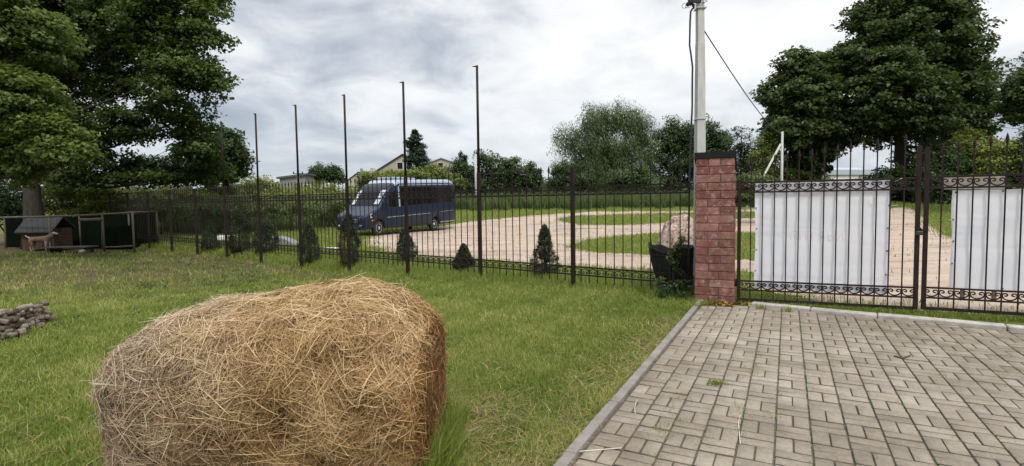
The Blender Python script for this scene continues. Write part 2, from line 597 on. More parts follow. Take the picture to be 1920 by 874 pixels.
# ------------------------------------------------------------------ world, sun
def world():
    w = bpy.data.worlds.new('World')
    SC.world = w
    w.use_nodes = True
    nt = NT(w)
    out = nt.add('ShaderNodeOutputWorld')
    bg = nt.add('ShaderNodeBackground')
    sky = nt.add('ShaderNodeTexSky')
    sky.sky_type = 'NISHITA'
    sky.sun_disc = False
    sky.sun_elevation = math.radians(54)
    sky.sun_rotation = math.radians(SUN_ROT)
    tc = nt.add('ShaderNodeTexCoord')
    sp = nt.add('ShaderNodeSeparateXYZ')
    nt.l(tc.outputs['Generated'], sp.inputs[0])

    def math_(op, a, b=None):
        n = nt.add('ShaderNodeMath', operation=op)
        for i, v in enumerate((a, b)):
            if v is None: continue
            if isinstance(v, (int, float)): n.inputs[i].default_value = v
            else: nt.l(v, n.inputs[i])
        return n.outputs[0]
    zc = math_('ADD', math_('MAXIMUM', sp.outputs[2], 0.0), .26)
    cx = math_('DIVIDE', sp.outputs[0], zc)
    cy = math_('DIVIDE', sp.outputs[1], zc)
    cb = nt.add('ShaderNodeCombineXYZ')
    nt.l(cx, cb.inputs[0]); nt.l(cy, cb.inputs[1])
    mp = nt.add('ShaderNodeMapping')
    mp.inputs['Location'].default_value = CLOUD_OFF
    nt.l(cb.outputs[0], mp.inputs[0])
    n1 = noise(nt, .75, 8, mp.outputs[0], .52, .3)
    n2 = noise(nt, 3.0, 6, mp.outputs[0], .55, .4)
    f = math_('ADD', math_('MULTIPLY', n1.outputs['Fac'], .62), math_('MULTIPLY', n2.outputs['Fac'], .38))
    # brighter break in the cloud ahead, higher up; greyer near the horizon
    gx = math_('SUBTRACT', sp.outputs[0], .06)
    gz_ = math_('SUBTRACT', sp.outputs[2], .30)
    gl = math_('ADD', math_('MULTIPLY', math_('MULTIPLY', gx, gx), 3.0), math_('MULTIPLY', math_('MULTIPLY', gz_, gz_), 22.0))
    gl = math_('POWER', 2.718, math_('MULTIPLY', gl, -1.0))
    f = math_('ADD', f, math_('MULTIPLY', gl, .16))
    cl = ramp(nt, [(.39, (.34, .39, .48)), (.47, (.48, .53, .61)), (.53, (.70, .74, .80)), (.59, (.98, .99, 1.0)), (.72, (1.25, 1.25, 1.25))], f)
    hz = ramp(nt, [(0, (1, 1, 1)), (.10, (.55, .55, .55)), (.22, (0, 0, 0))], sp.outputs[2])
    c = mix(nt, cl.outputs[0], (.66, .71, .78), math_('MULTIPLY', hz.outputs[0], .75))
    # overcast luminance grows towards the zenith
    zb = nt.add('ShaderNodeMapRange', interpolation_type='SMOOTHSTEP')
    zb.inputs[1].default_value = .36
    zb.inputs[2].default_value = .95
    zb.inputs[3].default_value = 1.0
    zb.inputs[4].default_value = ZENITH
    nt.l(sp.outputs[2], zb.inputs[0])
    vm = nt.add('ShaderNodeVectorMath', operation='SCALE')
    nt.l(c, vm.inputs[0]); nt.l(zb.outputs[0], vm.inputs['Scale'])
    sk = nt.add('ShaderNodeVectorMath', operation='SCALE')
    sk.inputs['Scale'].default_value = .09
    nt.l(sky.outputs[0], sk.inputs[0])
    c = mix(nt, vm.outputs[0], sk.outputs[0], .12)
    nt.l(c, bg.inputs[0])
    bg.inputs[1].default_value = 1.0
    nt.l(bg.outputs[0], out.inputs[0])


SUN_ROT = 163
CLOUD_OFF = (1.7, .4, 0)
ZENITH = 3.2
world()
sd = bpy.data.lights.new('sun', 'SUN')
sd.energy = 2.2
sd.angle = math.radians(14)
sd.color = (1, .95, .87)
so = bpy.data.objects.new('sun', sd)
COL.objects.link(so)
el, az = math.radians(54), math.radians(SUN_ROT)
sdir = Vector((math.sin(az) * math.cos(el), math.cos(az) * math.cos(el), math.sin(el)))
so.rotation_euler = sdir.to_track_quat('Z', 'Y').to_euler()
so.location = (0, 0, 30)

# ------------------------------------------------------------------ terrain
def terrain():
    def axis(lo, hi, step, far):
        a = list(np.arange(lo, hi + 1e-6, step))
        s = step
        while a[-1] < far:
            s *= 1.22
            a.append(a[-1] + s)
        s = step
        while a[0] > -far:
            s *= 1.22
            a.insert(0, a[0] - s)
        return np.array(a)
    xs = axis(-24, 14, .2, 3000)
    ys = axis(-3, 34, .2, 3000)
    X, Y = np.meshgrid(xs, ys)
    x, y = X.ravel(), Y.ravel()
    z = gz(x, y)
    V = np.stack([x, y, z], 1)
    nx, ny = len(xs), len(ys)
    i = (np.arange(ny - 1)[:, None] * nx + np.arange(nx - 1)[None, :]).ravel()
    F = np.stack([i, i + 1, i + nx + 1, i + nx], 1)
    me = npmesh('ground', V, F, M['ground'], dry_and_shade(x, y), True, attr='dry')
    setp(place('ground', me), kind='structure')


def dry_and_shade(x, y):
    k = ((x - FX0) * -.796 + (y - FY0) * .605) / FL
    d = (x - FX0) * .605 + (y - FY0) * .796
    e = -((x - .33) * .889 - (y - 3.44) * .459)
    v = .12 * bumps(x * .9 + 1, y * .8)
    v = v + np.where(d < 0, (.85 * sm((k - 2.8) / 3.6) * sm((d + 9.5) / 4)) + .14 * bumps(x * 2.1, y * 2.3) * sm((k - 3) / 3), 0)        # worn turf under the big tree, plus its shade put into the colour
    v = v + np.where(d < 0, .35 * np.exp(-(d + .45) ** 2 / .2) * sm((k - 3.2) / 1.5), 0)     # hay left along the fence
    v = v + .10 * np.exp(-(e / .25) ** 2)
    v = v + np.where(y > 26, -.15, 0)
    return np.clip(v + .05, 0, 1)


terrain()


def inpoly(x, y, poly):
    c = np.zeros(len(x), bool)
    n = len(poly)
    for i in range(n):
        x1, y1 = poly[i]
        x2, y2 = poly[(i + 1) % n]
        cond = ((y1 > y) != (y2 > y))
        t = (x2 - x1) * (y - y1) / ((y2 - y1) if abs(y2 - y1) > 1e-9 else 1e-9) + x1
        c ^= cond & (x < t)
    return c


def gpoly(pts):
    return [(G(*p).x, G(*p).y) for p in pts]


# gravel drive: a turning circle with grass islands, and a lane leaving to the back right
GR_OUT = gpoly([(690, 462), (745, 478), (830, 487), (900, 489), (1000, 497), (1080, 502), (1215, 508), (1330, 512), (1420, 512)])
GR_OUT += [(4.6, 10.4), (4.9, 8.5), (9.5, 6.3), (12.5, 7.5), (13.5, 14.0)]
GR_OUT += gpoly([(1765, 440), (1735, 412), (1718, 398), (1708, 391), (1690, 389)])
GR_OUT += gpoly([(1640, 396), (1560, 398), (1420, 393), (1300, 396), (1180, 397), (1100, 398), (1040, 402), (980, 406), (915, 413), (865, 418), (845, 422), (800, 428), (745, 434), (705, 438), (688, 446)])
ISL = [gpoly([(1040, 412), (1075, 405), (1140, 403), (1240, 401), (1330, 399), (1420, 396), (1470, 399), (1470, 407), (1400, 410), (1300, 415), (1240, 419), (1150, 423), (1085, 422)]),
       gpoly([(1066, 463), (1100, 451), (1160, 443), (1240, 438), (1330, 436), (1420, 438), (1480, 445), (1500, 460), (1480, 480), (1420, 488), (1330, 486), (1240, 480), (1140, 476), (1085, 470)])]


def in_gravel(x, y):
    wob = .20 * bumps(x * 1.3, y * 1.4) + .13 * bumps(x * 5, y * 5)
    xx, yy = x + wob, y + wob * 1.5
    r = inpoly(xx, yy, GR_OUT)
    for q in ISL: r &= ~inpoly(xx, yy, q)
    return r


def gravel():
    st = .14
    xs = np.arange(-10, 34, st)
    ys = np.arange(6, 56, st)
    X, Y = np.meshgrid(xs, ys)
    x, y = X.ravel(), Y.ravel()
    nx, ny = len(xs), len(ys)
    i = (np.arange(ny - 1)[:, None] * nx + np.arange(nx - 1)[None, :]).ravel()
    keep = in_gravel(x[i] + st / 2, y[i] + st / 2)
    i = i[keep]
    F = np.stack([i, i + 1, i + nx + 1, i + nx], 1)
    u, inv = np.unique(F, return_inverse=True)
    V = np.stack([x[u], y[u], gz(x[u], y[u]) + .012], 1)
    me = npmesh('gravel_drive', V, inv.reshape(F.shape), M['gravel'], smooth=True)
    setp(place('gravel_drive', me), kind='structure')


gravel()

# ------------------------------------------------------------------ paving
D1 = Vector((.459, .889, 0)).normalized()      # along the kerb
D2 = Vector((.889, -.459, 0)).normalized()     # to the right
K0 = Vector((.405, 3.40, 0))
SK = [Vector((3.05, 8.62, 0)), Vector((3.72, 8.30, 0)), Vector((5.05, 7.32, 0)), Vector((6.15, 6.55, 0)), Vector((8.2, 5.2, 0)), Vector((10.5, 3.9, 0))]


def paving():
    fr = [(K0 - D1 * 5.2)]
    outl = [K0 - D1 * 5.2, K0 + D1 * 5.55] + SK[1:] + [Vector((10.5, -2.0, 0))]
    base = [(p.x, p.y) for p in outl]
    mb = MB()
    mb.add([(x, y, .014) for x, y in base], [tuple(range(len(base)))])
    o = mb.build('paving_bed', M['joint'])
    setp(o, kind='structure')
    # blocks in basket weave, columns running along the kerb
    mod, gap = .224, .0095
    V, F, T, MI = [], [], [], []

    def block(c0, c1, r0, r1, tint):
        g = gap * random.uniform(.35, .75)
        gv = random.uniform(.0015, .0045)
        jit = random.uniform(-.003, .003)
        z1 = .030 + jit
        tx, ty = random.uniform(-.003, .003), random.uniform(-.003, .003)
        b = .004
        o = len(V)
        for (aa, bb, zz) in ((g, 0, z1 - b), (g + b, 0, z1)):
            for (u, v) in ((c0 + aa, r0 + aa + gv), (c1 - aa, r0 + aa + gv), (c1 - aa, r1 - aa - gv), (c0 + aa, r1 - aa - gv)):
                p = K0 + D2 * u + D1 * v
                V.append((p.x, p.y, zz + tx * (u - c0) / .25 + ty * (v - r0) / .25))
                T.append(tint)
        for (u, v) in ((c0 + g, r0 + g + gv), (c1 - g, r0 + g + gv), (c1 - g, r1 - g - gv), (c0 + g, r1 - g - gv)):
            p = K0 + D2 * u + D1 * v
            V.append((p.x, p.y, .004))
            T.append(tint)
        F.append((o + 4, o + 5, o + 6, o + 7))
        for i in range(4):
            j = (i + 1) % 4
            F.append((o + i, o + j, o + 4 + j, o + 4 + i))
            F.append((o + 8 + i, o + 8 + j, o + j, o + i))
        MI.extend([0, 0, 1, 0, 1, 0, 1, 0, 1])  # block sides take the dark joint colour, standing in for contact shadows
    for c in range(0, 46):
        off = random.uniform(-.012, .012)
        for r in range(-18, 32):
            u0, v0 = .012 + c * (mod + .003), r * mod + off
            pc = K0 + D2 * (u0 + .13) + D1 * (v0 + .13)
            if not inpoly(np.array([pc.x]), np.array([pc.y]), base)[0] or pc.y < -1.5: continue
            # keep clear of the stone kerb line and the brick pillar
            if 2.85 < pc.x < 3.75 and pc.y > 8.50 - (pc.x - 3.0) * .42: continue
            h = mod / 2
            t = lambda: min(1, max(0, random.gauss(.5, .22)))
            if (c + r) % 2:
                block(u0, u0 + mod, v0, v0 + h, t()); block(u0, u0 + mod, v0 + h, v0 + mod, t())
            else:
                block(u0, u0 + h, v0, v0 + mod, t()); block(u0 + h, u0 + mod, v0, v0 + mod, t())
    me = npmesh('paved_drive', np.array(V), np.array(F), [M['paver'], M['joint']], np.array(T), midx=MI)
    setp(place('paved_drive', me), kind='structure')
    # left kerb, in lengths
    mb = MB()
    for i in range(-5, 6):
        a = K0 + D1 * (i * 1.0 + .004) - D2 * .045
        c = a + D1 * .498 + Vector((random.uniform(-.006, .006), 0, .015))
        mb.box(c, (.992, .08, .085), ax=(D1, D2, (0, 0, 1)), bev=.010)
    setp(mb.build('kerb', M['kerb']), kind='structure')
    # pale stone kerb under the gate
    mb = MB()
    for a, b in zip(SK[1:-1], SK[2:]):
        n = max(1, round((b - a).length / .95))
        for i in range(n):
            p, q = a.lerp(b, i / n), a.lerp(b, (i + 1) / n)
            ax = (q - p).normalized()
            ay = Vector((-ax.y, ax.x, 0))
            mb.box((p + q) / 2 + ay * (.10 + random.uniform(-.015, .015)) + Vector((0, 0, .018 + random.uniform(-.006, .006))),
                   ((q - p).length - .015, .17, .10), ax=(ax, ay, (random.uniform(-.02, .02), random.uniform(-.02, .02), 1)), bev=.016)
    o = mb.build('stone_kerb', M['stonekerb'])
    setp(o, kind='structure')


paving()

# ------------------------------------------------------------------ leaf clouds
def leaf_cloud(cent, crad, per, size, asp=.55, flat=.65, droop=0., up=.5, tint_c=None, tspread=.18, outward=None, seed=0):
    """per leaves round each cluster centre -> V,F,T ; diamond leaves with a fold"""
    n = len(cent)
    N = n * per
    r = np.random.default_rng(seed)
    ci = np.repeat(np.arange(n), per)
    off = r.normal(0, 1, (N, 3))
    off /= np.maximum(1e-6, np.linalg.norm(off, axis=1))[:, None]
    off *= (r.random(N) ** .45)[:, None]
    off[:, 2] *= flat
    cr = crad[ci] if np.ndim(crad) else np.full(N, crad)
    if droop:
        dz = r.random(N) ** 1.5 * droop
        off[:, 2] -= dz
    pos = cent[ci] + off * cr[:, None]
    nrm = r.normal(0, 1, (N, 3))
    nrm[:, 2] = np.abs(nrm[:, 2]) + up * 1.5
    if outward is not None:
        nrm += outward[ci] * .8
    nrm /= np.linalg.norm(nrm, axis=1)[:, None]
    t = r.normal(0, 1, (N, 3))
    if droop:
        t[:, 2] -= 2.2
    else:
        t[:, 2] -= .5
    t -= nrm * (t * nrm).sum(1)[:, None]
    t /= np.maximum(1e-6, np.linalg.norm(t, axis=1))[:, None]
    b = np.cross(nrm, t)
    L = size * (.6 + .8 * r.random(N))
    W = L * asp
    p0 = pos - t * (L / 2)[:, None]
    p2 = pos + t * (L / 2)[:, None] - nrm * (L * .12)[:, None]
    p1 = pos + b * (W / 2)[:, None] + nrm * (L * .07)[:, None] - t * (L * .08)[:, None]
    p3 = pos - b * (W / 2)[:, None] + nrm * (L * .07)[:, None] - t * (L * .08)[:, None]
    V = np.stack([p0, p1, p2, p3], 1).reshape(-1, 3)
    F = np.arange(4 * N).reshape(N, 4)
    tc = (tint_c if tint_c is not None else np.full(n, .45))[ci]
    # leaves lower in a cluster are darker, the top ones lighter
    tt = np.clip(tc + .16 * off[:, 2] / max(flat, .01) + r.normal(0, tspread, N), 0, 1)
    return V, F, np.repeat(tt, 4)


def blob_noise(p, s, ph):
    return (np.sin(p[:, 0] * s + ph) * np.sin(p[:, 1] * s * 1.1 + 1.7 * ph) + np.sin(p[:, 2] * s * 1.3 + ph * .6) * np.sin((p[:, 0] + p[:, 1]) * s * .6 + ph * 2.1)) * .5


def crown_clusters(lobes, nclus, gap=.25, seed=0, shell=.45, ns=None):
    """lobes: (centre, (rx,ry,rz), weight, tint). cluster centres spread through the lobes, thinned by a coarse noise for gaps"""
    r = np.random.default_rng(seed)
    w = np.array([l[1][0] * l[1][2] * l[2] for l in lobes])
    cnt = np.maximum(3, (nclus * w / w.sum())).astype(int)
    C, R, T, O = [], [], [], []
    for (c, rad, wt, tint), n in zip(lobes, cnt):
        n3 = int(n * (1 + gap * 1.8)) + 4
        d = r.normal(0, 1, (n3, 3))
        d /= np.linalg.norm(d, axis=1)[:, None]
        u = r.random(n3) ** shell
        rr = np.array(rad)
        lump = 1 + .22 * blob_noise(d * 2.1 + seed, 2.2, seed + c[0])
        p = np.array(c) + d * (u * lump)[:, None] * rr
        keep = blob_noise(p, (ns or 2.6 / max(.5, min(rad))), seed * 1.3 + c[0]) > -1 + gap * 2.0 * r.random(n3)
        keep |= r.random(n3) > min(.95, gap * 2)
        p, d, u = p[keep][:n], d[keep][:n], u[keep][:n]
        C.append(p)
        O.append(d)
        R.append(np.full(len(p), 1.0))
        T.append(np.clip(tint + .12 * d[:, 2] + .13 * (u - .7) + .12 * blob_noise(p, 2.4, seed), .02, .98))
    return np.concatenate(C), np.concatenate(O), np.concatenate(T)


def limb_mesh(base, top, r0, lobes, cl, ntwig, seed, lean=0):
    """tapered, slightly crooked trunk, a limb to every lobe, twigs to some leaf clusters"""
    rr = random.Random(seed)
    mb = MB()
    base, top = Vector(base), Vector(top)
    H = (top - base).length
    tr = []
    for i in range(9):
        t = i / 8
        p = base.lerp(top, t) + Vector((rr.uniform(-1, 1), rr.uniform(-1, 1), 0)) * (.025 * H * (t > 0) * (t < .99))
        tr.append(p)
    rad = [r0 * (1.45 if i == 0 else 1.08 if i == 1 else (1 - .78 * i / 8)) for i in range(9)]
    tr[0] = tr[0] - Vector((0, 0, .15))
    mb.tube(tr, rad, 10)
    ends = []
    for (c, rd, wt, ti) in lobes:
        c = Vector(c)
        t0 = min(.95, max(.32, (c.z - rd[2] * .5 - base.z) / max(.1, H) * .8))
        i = int(t0 * 8)
        p0 = tr[i].lerp(tr[min(8, i + 1)], t0 * 8 - i)
        mid = p0.lerp(c, .5) + Vector((rr.uniform(-.1, .1), rr.uniform(-.1, .1), -.06)) * (c - p0).length
        q = [p0, p0.lerp(mid, .55) + Vector((0, 0, .02)), mid, mid.lerp(c, .6), c]
        rl = max(r0 * .12, r0 * .30 * (1 - .5 * t0))
        mb.tube(q, [rl, rl * .8, rl * .6, rl * .42, rl * .2], 6)
        ends.append((q, rl))
    if len(cl):
        for j in rr.sample(range(len(cl)), min(ntwig, len(cl))):
            e = Vector(cl[j])
            q, rl = min(ends, key=lambda z: (z[0][3] - e).length)
            s0 = q[rr.choice((2, 3, 4))]
            mm = s0.lerp(e, .5) + Vector((rr.uniform(-.08, .08), rr.uniform(-.08, .08), rr.uniform(-.02, .08))) * (e - s0).length
            mb.tube([s0, mm, e], [rl * .22, rl * .14, rl * .05], 4, cap=False)
    return mb


def px_lobes(lobes, Y, depth_k=.85):
    out = []
    for L in lobes:
        px, py, rx, ry = L[:4]
        dd = L[4] if len(L) > 4 else 0
        wt = L[5] if len(L) > 5 else 1
        ti = L[6] if len(L) > 6 else .42
        p = P(px, py, Y + dd)
        s = (Y + dd) / FPX
        out.append((tuple(p), (rx * s, (rx + ry) / 2 * s * depth_k, ry * s), wt, ti))
    return out


def tree(name, label, cat, bx, Y, lobes, mat, nclus, per, leaf, trunk_r, top_py=None, gap=.25, crad=None, seed=1, ntwig=60, group=None,
         shell=.45, asp=.55, droop=0, flat=.65, trunk=True, ns=None, up=.5, bark='bark', depth_k=.85, base_dy=0):
    b = P(bx, 400, Y + base_dy)
    bz = gzs(b.x, b.y)
    base = Vector((b.x, b.y, bz))
    lb = px_lobes(lobes, Y, depth_k)
    root = thing(name, label, cat, base, group=group)
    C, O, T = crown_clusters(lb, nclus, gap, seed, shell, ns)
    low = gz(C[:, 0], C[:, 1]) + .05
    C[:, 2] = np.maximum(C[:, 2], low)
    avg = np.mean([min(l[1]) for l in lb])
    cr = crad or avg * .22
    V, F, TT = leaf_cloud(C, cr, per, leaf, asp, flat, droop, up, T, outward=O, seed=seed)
    if trunk:
        tp = P(bx, top_py, Y) if top_py else Vector(max(lb, key=lambda l: l[0][2])[0])
        tp = Vector((tp.x, base.y + (tp.y - base.y) * .5, tp.z))
        limb_mesh(base, tp, trunk_r, lb, C, ntwig, seed).build('trunk' if trunk_r > .05 else 'stems', M[bark], root)
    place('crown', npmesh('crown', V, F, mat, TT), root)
    return root


# ------------------------------------------------------------------ iron fence
ANG = math.atan2(FSY, FSX)
FU = Vector((FSX, FSY, 0)) / FL


def fpos(k):
    return Vector((FX0 + FSX * k, FY0 + FSY * k, 0))


def scroll_line():
    """U-shaped scroll with a curl at each end, unit bay: x 0..1, z 0..1"""
    pts = []
    cx, cz = .245, .62
    n = 13
    for i in range(n):
        t = i / (n - 1)
        a = math.radians(180 - 340 * (1 - t))
        r = .05 + .16 * t ** 1.2
        pts.append((cx + r * math.cos(a), cz + r * 1.25 * math.sin(a)))
    x0, z0 = pts[-1]
    for i in range(1, 8):
        q = PI / 2 * i / 7
        pts.append((.5 - (.5 - x0) * math.cos(q), z0 - (z0 - .06) * math.sin(q)))
    left = pts
    right = [(1 - x, z) for x, z in reversed(left)]
    return left + right[1:]


SCROLL = scroll_line()
SCROLL_LO = SCROLL[::2] if len(SCROLL) % 2 else SCROLL[::2] + [SCROLL[-1]]


def add_scroll(mb, a, b, z0, z1, flip=False, hw=.006, lo=False):
    a, b = Vector(a), Vector(b)
    ax = (b - a)
    L = ax.length
    ax.normalize()
    nrm = Vector((-ax.y, ax.x, 0))
    line = SCROLL_LO if lo else SCROLL
    vs, fs = [], []
    P2 = [a + ax * (x * L) + Vector((0, 0, z0 + (1 - z if flip else z) * (z1 - z0))) for x, z in line]
    for i, p in enumerate(P2):
        t = (P2[min(i + 1, len(P2) - 1)] - P2[max(0, i - 1)]).normalized()
        w = nrm.cross(t).normalized() * hw
        h = nrm * .006
        vs += [p + w + h, p - w + h, p - w - h, p + w - h]
    for i in range(len(P2) - 1):
        for j in range(4):
            k = (j + 1) % 4
            fs.append((i * 4 + j, i * 4 + k, i * 4 + 4 + k, i * 4 + 4 + j))
    fs += [(0, 1, 2, 3), tuple(len(vs) - 4 + q for q in (3, 2, 1, 0))]
    mb.add(vs, fs)


def spear_mesh(mt, name='spear_tip'):
    mb = MB()
    mb.lathe([(.009, 0), (.021, .006), (.021, .018), (.010, .024), (.013, .032), (.030, .05), (.018, .062), (.022, .075), (.013, .11), (.001, .15)], (0, 0, 0), 6, smooth=False)
    return mb.mesh(name, mt)


def picket_mesh(h, mt, w=.015):
    mb = MB()
    mb.box((0, 0, h / 2), (w, w, h), rz=ANG)
    return mb.mesh('picket', mt)


def fence():
    NP = 12
    root = thing('iron_fence', 'long dark wrought iron fence with spear tops, running left from the brick pillar', 'fence', fpos(0))
    zt = lambda k: 1.988 + .006 * k
    zl = lambda k: .222 + .006 * k
    H = 1.70 + .222 - .075 - .222 + .30 + .07
    pm = picket_mesh(2.21, M['iron'])
    sp = spear_mesh(M['iron'])
    far = MB()
    count = 0
    for k in range(NP):
        a, b = fpos(k), fpos(k + 1)
        if k == 0:
            a = a + FU * .10
        for (dz, zz) in ((0, zt), (-.158, zt), (.158, zl), (0, zl)):
            mb = MB()
            A = a + Vector((0, 0, zz(k) + dz)); B = b + Vector((0, 0, zz(k + 1) + dz))
            ax = (B - A).normalized()
            mb.box((A + B) / 2, ((B - A).length - .07, .022, .028), ax=(ax, Vector((0, 0, 1)).cross(ax), (0, 0, 1)))
            mb.build('rail', M['iron'], root)
        nb = 13
        us = MB(); ls = MB()
        for j in range(nb):
            p, q = a.lerp(b, j / nb), a.lerp(b, (j + 1) / nb)
            lo = k > 5
            add_scroll(us, p, q, zt(k) - .142, zt(k) - .016, False, .0075, lo)
            add_scroll(ls, p, q, zl(k) + .016, zl(k) + .142, True, .0075, lo)
            if j == 0: continue
            z0 = zl(k) - .145
            if count < 100:
                o = place('picket', pm, root, False, p + Vector((0, 0, z0)) - fpos(0))
                s = place('spear_tip', sp, o, False, (0, 0, 2.21))
                count += 1
            else:
                far.box(p + Vector((0, 0, z0 + 1.105)), (.016, .016, 2.21), rz=ANG)
                far.lathe([(.009, 0), (.028, .05), (.001, .15)], p + Vector((0, 0, z0 + 2.21)), 4, smooth=False)
        us.build('scroll_band', M['iron'], root)
        ls.build('scroll_band', M['iron'], root)
    setp(far.build('picket', M['iron'], root), label='row of thin far bars beside the animal pen', kind='stuff')
    for k in range(1, NP + 1):
        p = fpos(k)
        g = gzs(p.x - .3 * .605, p.y - .3 * .796) - .25
        top = zt(k) + .40
        mb = MB()
        mb.box((p.x, p.y, (g + top) / 2), (.075, .075, top - g), rz=ANG, bev=.006)
        tall = 2 <= k <= 7
        po = mb.build('post', M['iron'], root)
        if tall:
            po['label'] = 'fence post carried up as a tall bare pole'
            mb = MB()
            t2 = EYE + 3.125 + random.uniform(-.02, .02)
            ln = random.uniform(-.012, .012)
            mb.tube([(p.x, p.y, top - .02), (p.x + ln, p.y, t2)], [.031, .029], 8)
            mb.box(Vector((p.x + ln, p.y, t2 - .01)) + FU * .05, (.13, .05, .012), rz=ANG)
            if k == 2:
                mb.tube([(p.x, p.y, .90), (p.x, p.y, .93)], .05, 8)
            mb.build('pole_extension', M['iron'], po)
    return root


fence()

# ------------------------------------------------------------------ gate
GA = Vector((3.66, 8.58, 0))
GB = Vector((5.84, 7.67, 0))
GDIR = (GB - GA).normalized()
ZT, ZM, ZB = 1.965, .385, .085


def gate_leaf(A, B, label, arch0, arch1, npk, dz=0.0):
    A, B = Vector(A), Vector(B)
    d = (B - A).normalized()
    nr = Vector((-d.y, d.x, 0))
    L = (B - A).length
    ang = math.atan2(d.y, d.x)
    root = thing('gate_leaf', label, 'gate', (A.x, A.y, 0), group='pair of iron gate leaves')

    def bar(name, p, q, w, h, mt=M['iron2'], parent=root):
        mb = MB()
        ax = (Vector(q) - Vector(p)).normalized()
        mb.box((Vector(p) + Vector(q)) / 2, ((Vector(q) - Vector(p)).length, w, h), ax=(ax, nr, ax.cross(nr)), bev=.003)
        return mb.build(name, mt, parent)
    zt, zm, zb = ZT + dz, ZM + dz, ZB + dz
    up = Vector((0, 0, 1))
    for p, top in ((A, zt + .42 if dz else zt + .05), (B, zt + .46)):
        mb = MB()
        mb.box(p + up * ((zb - .02 + top) / 2), (.055, .05, top - zb + .02), rz=ang, bev=.004)
        mb.build('stile', M['iron2'], root)
    e = d * .028
    for z, nm, h in ((zt, 'rail', .03), (zt - .155, 'rail', .025), (zm, 'rail', .025), (zm - .145, 'rail', .025), (zb, 'bottom_rail', .045)):
        bar(nm, A + e + up * z, B - e + up * z, .024, h)
    us, ls = MB(), MB()
    mt = M['iron2']
    spm = spear_mesh(mt)
    for i in range(npk + 1):
        p, q = A.lerp(B, (i + .0) / (npk + 1)), A.lerp(B, (i + 1) / (npk + 1))
        add_scroll(us, p, q, zt - .143, zt - .016, False, .0085)
        add_scroll(ls, p, q, zm - .132, zm - .012, False, .0085)
        if i == 0: continue
        t = i / npk
        htop = zt + arch0 + (arch1 - arch0) * t
        mb = MB()
        h = htop - zb
        mb.box((0, 0, h / 2), (.016, .016, h), rz=ang)
        o = place('picket', mb.mesh('picket', mt), root, False, Vector((p.x, p.y, zb)) - Vector((A.x, A.y, 0)))
        place('spear_tip', spm, o, False, (0, 0, h))
    us.build('scroll_band', mt, root)
    ls.build('scroll_band', mt, root)
    if not dz:
        for z in (.35, 1.7):
            mb = MB()
            mb.tube([A - d * .045 + up * (z - .06), A - d * .045 + up * (z + .06)], .018, 8)
            mb.box(A - d * .065 + up * z, (.05, .03, .05), rz=ang)
            mb.build('hinge', mt, root)
    return root


gate_leaf(GA, GB, 'left iron gate leaf hung beside the brick pillar, lettered banner behind its bars', .23, .50, 13)
RA = Vector((5.92, 7.62, 0))
RB = RA + Vector((math.cos(math.radians(-27)), math.sin(math.radians(-27)), 0)) * 2.4
gate_leaf(RA, RB, 'right iron gate leaf cut off by the edge of the picture, beyond the padlock', .30, .62, 13, dz=.012)

# padlock with its hasp
pk = P(1722, 433, 7.62)
rt = thing('padlock', 'dark padlock hanging on the hasp between the two gate leaves', 'padlock', pk)
mb = MB(); mb.box(pk + Vector((-.005, -.03, -.03)), (.085, .035, .062), rz=-.4, bev=.008); mb.build('lock_body', M['brass'], rt)
mb = MB(); mb.tube([pk + Vector((-.032 + .026 * (1 - math.cos(t)), -.03, -.002 + .05 * math.sin(t))) for t in np.linspace(0, PI, 9)], .008, 6); mb.build('shackle', M['iron'], rt)
mb = MB(); mb.box(pk + Vector((.03, .0, .012)), (.13, .012, .03), rz=-.4); mb.build('hasp', M['iron2'], rt)


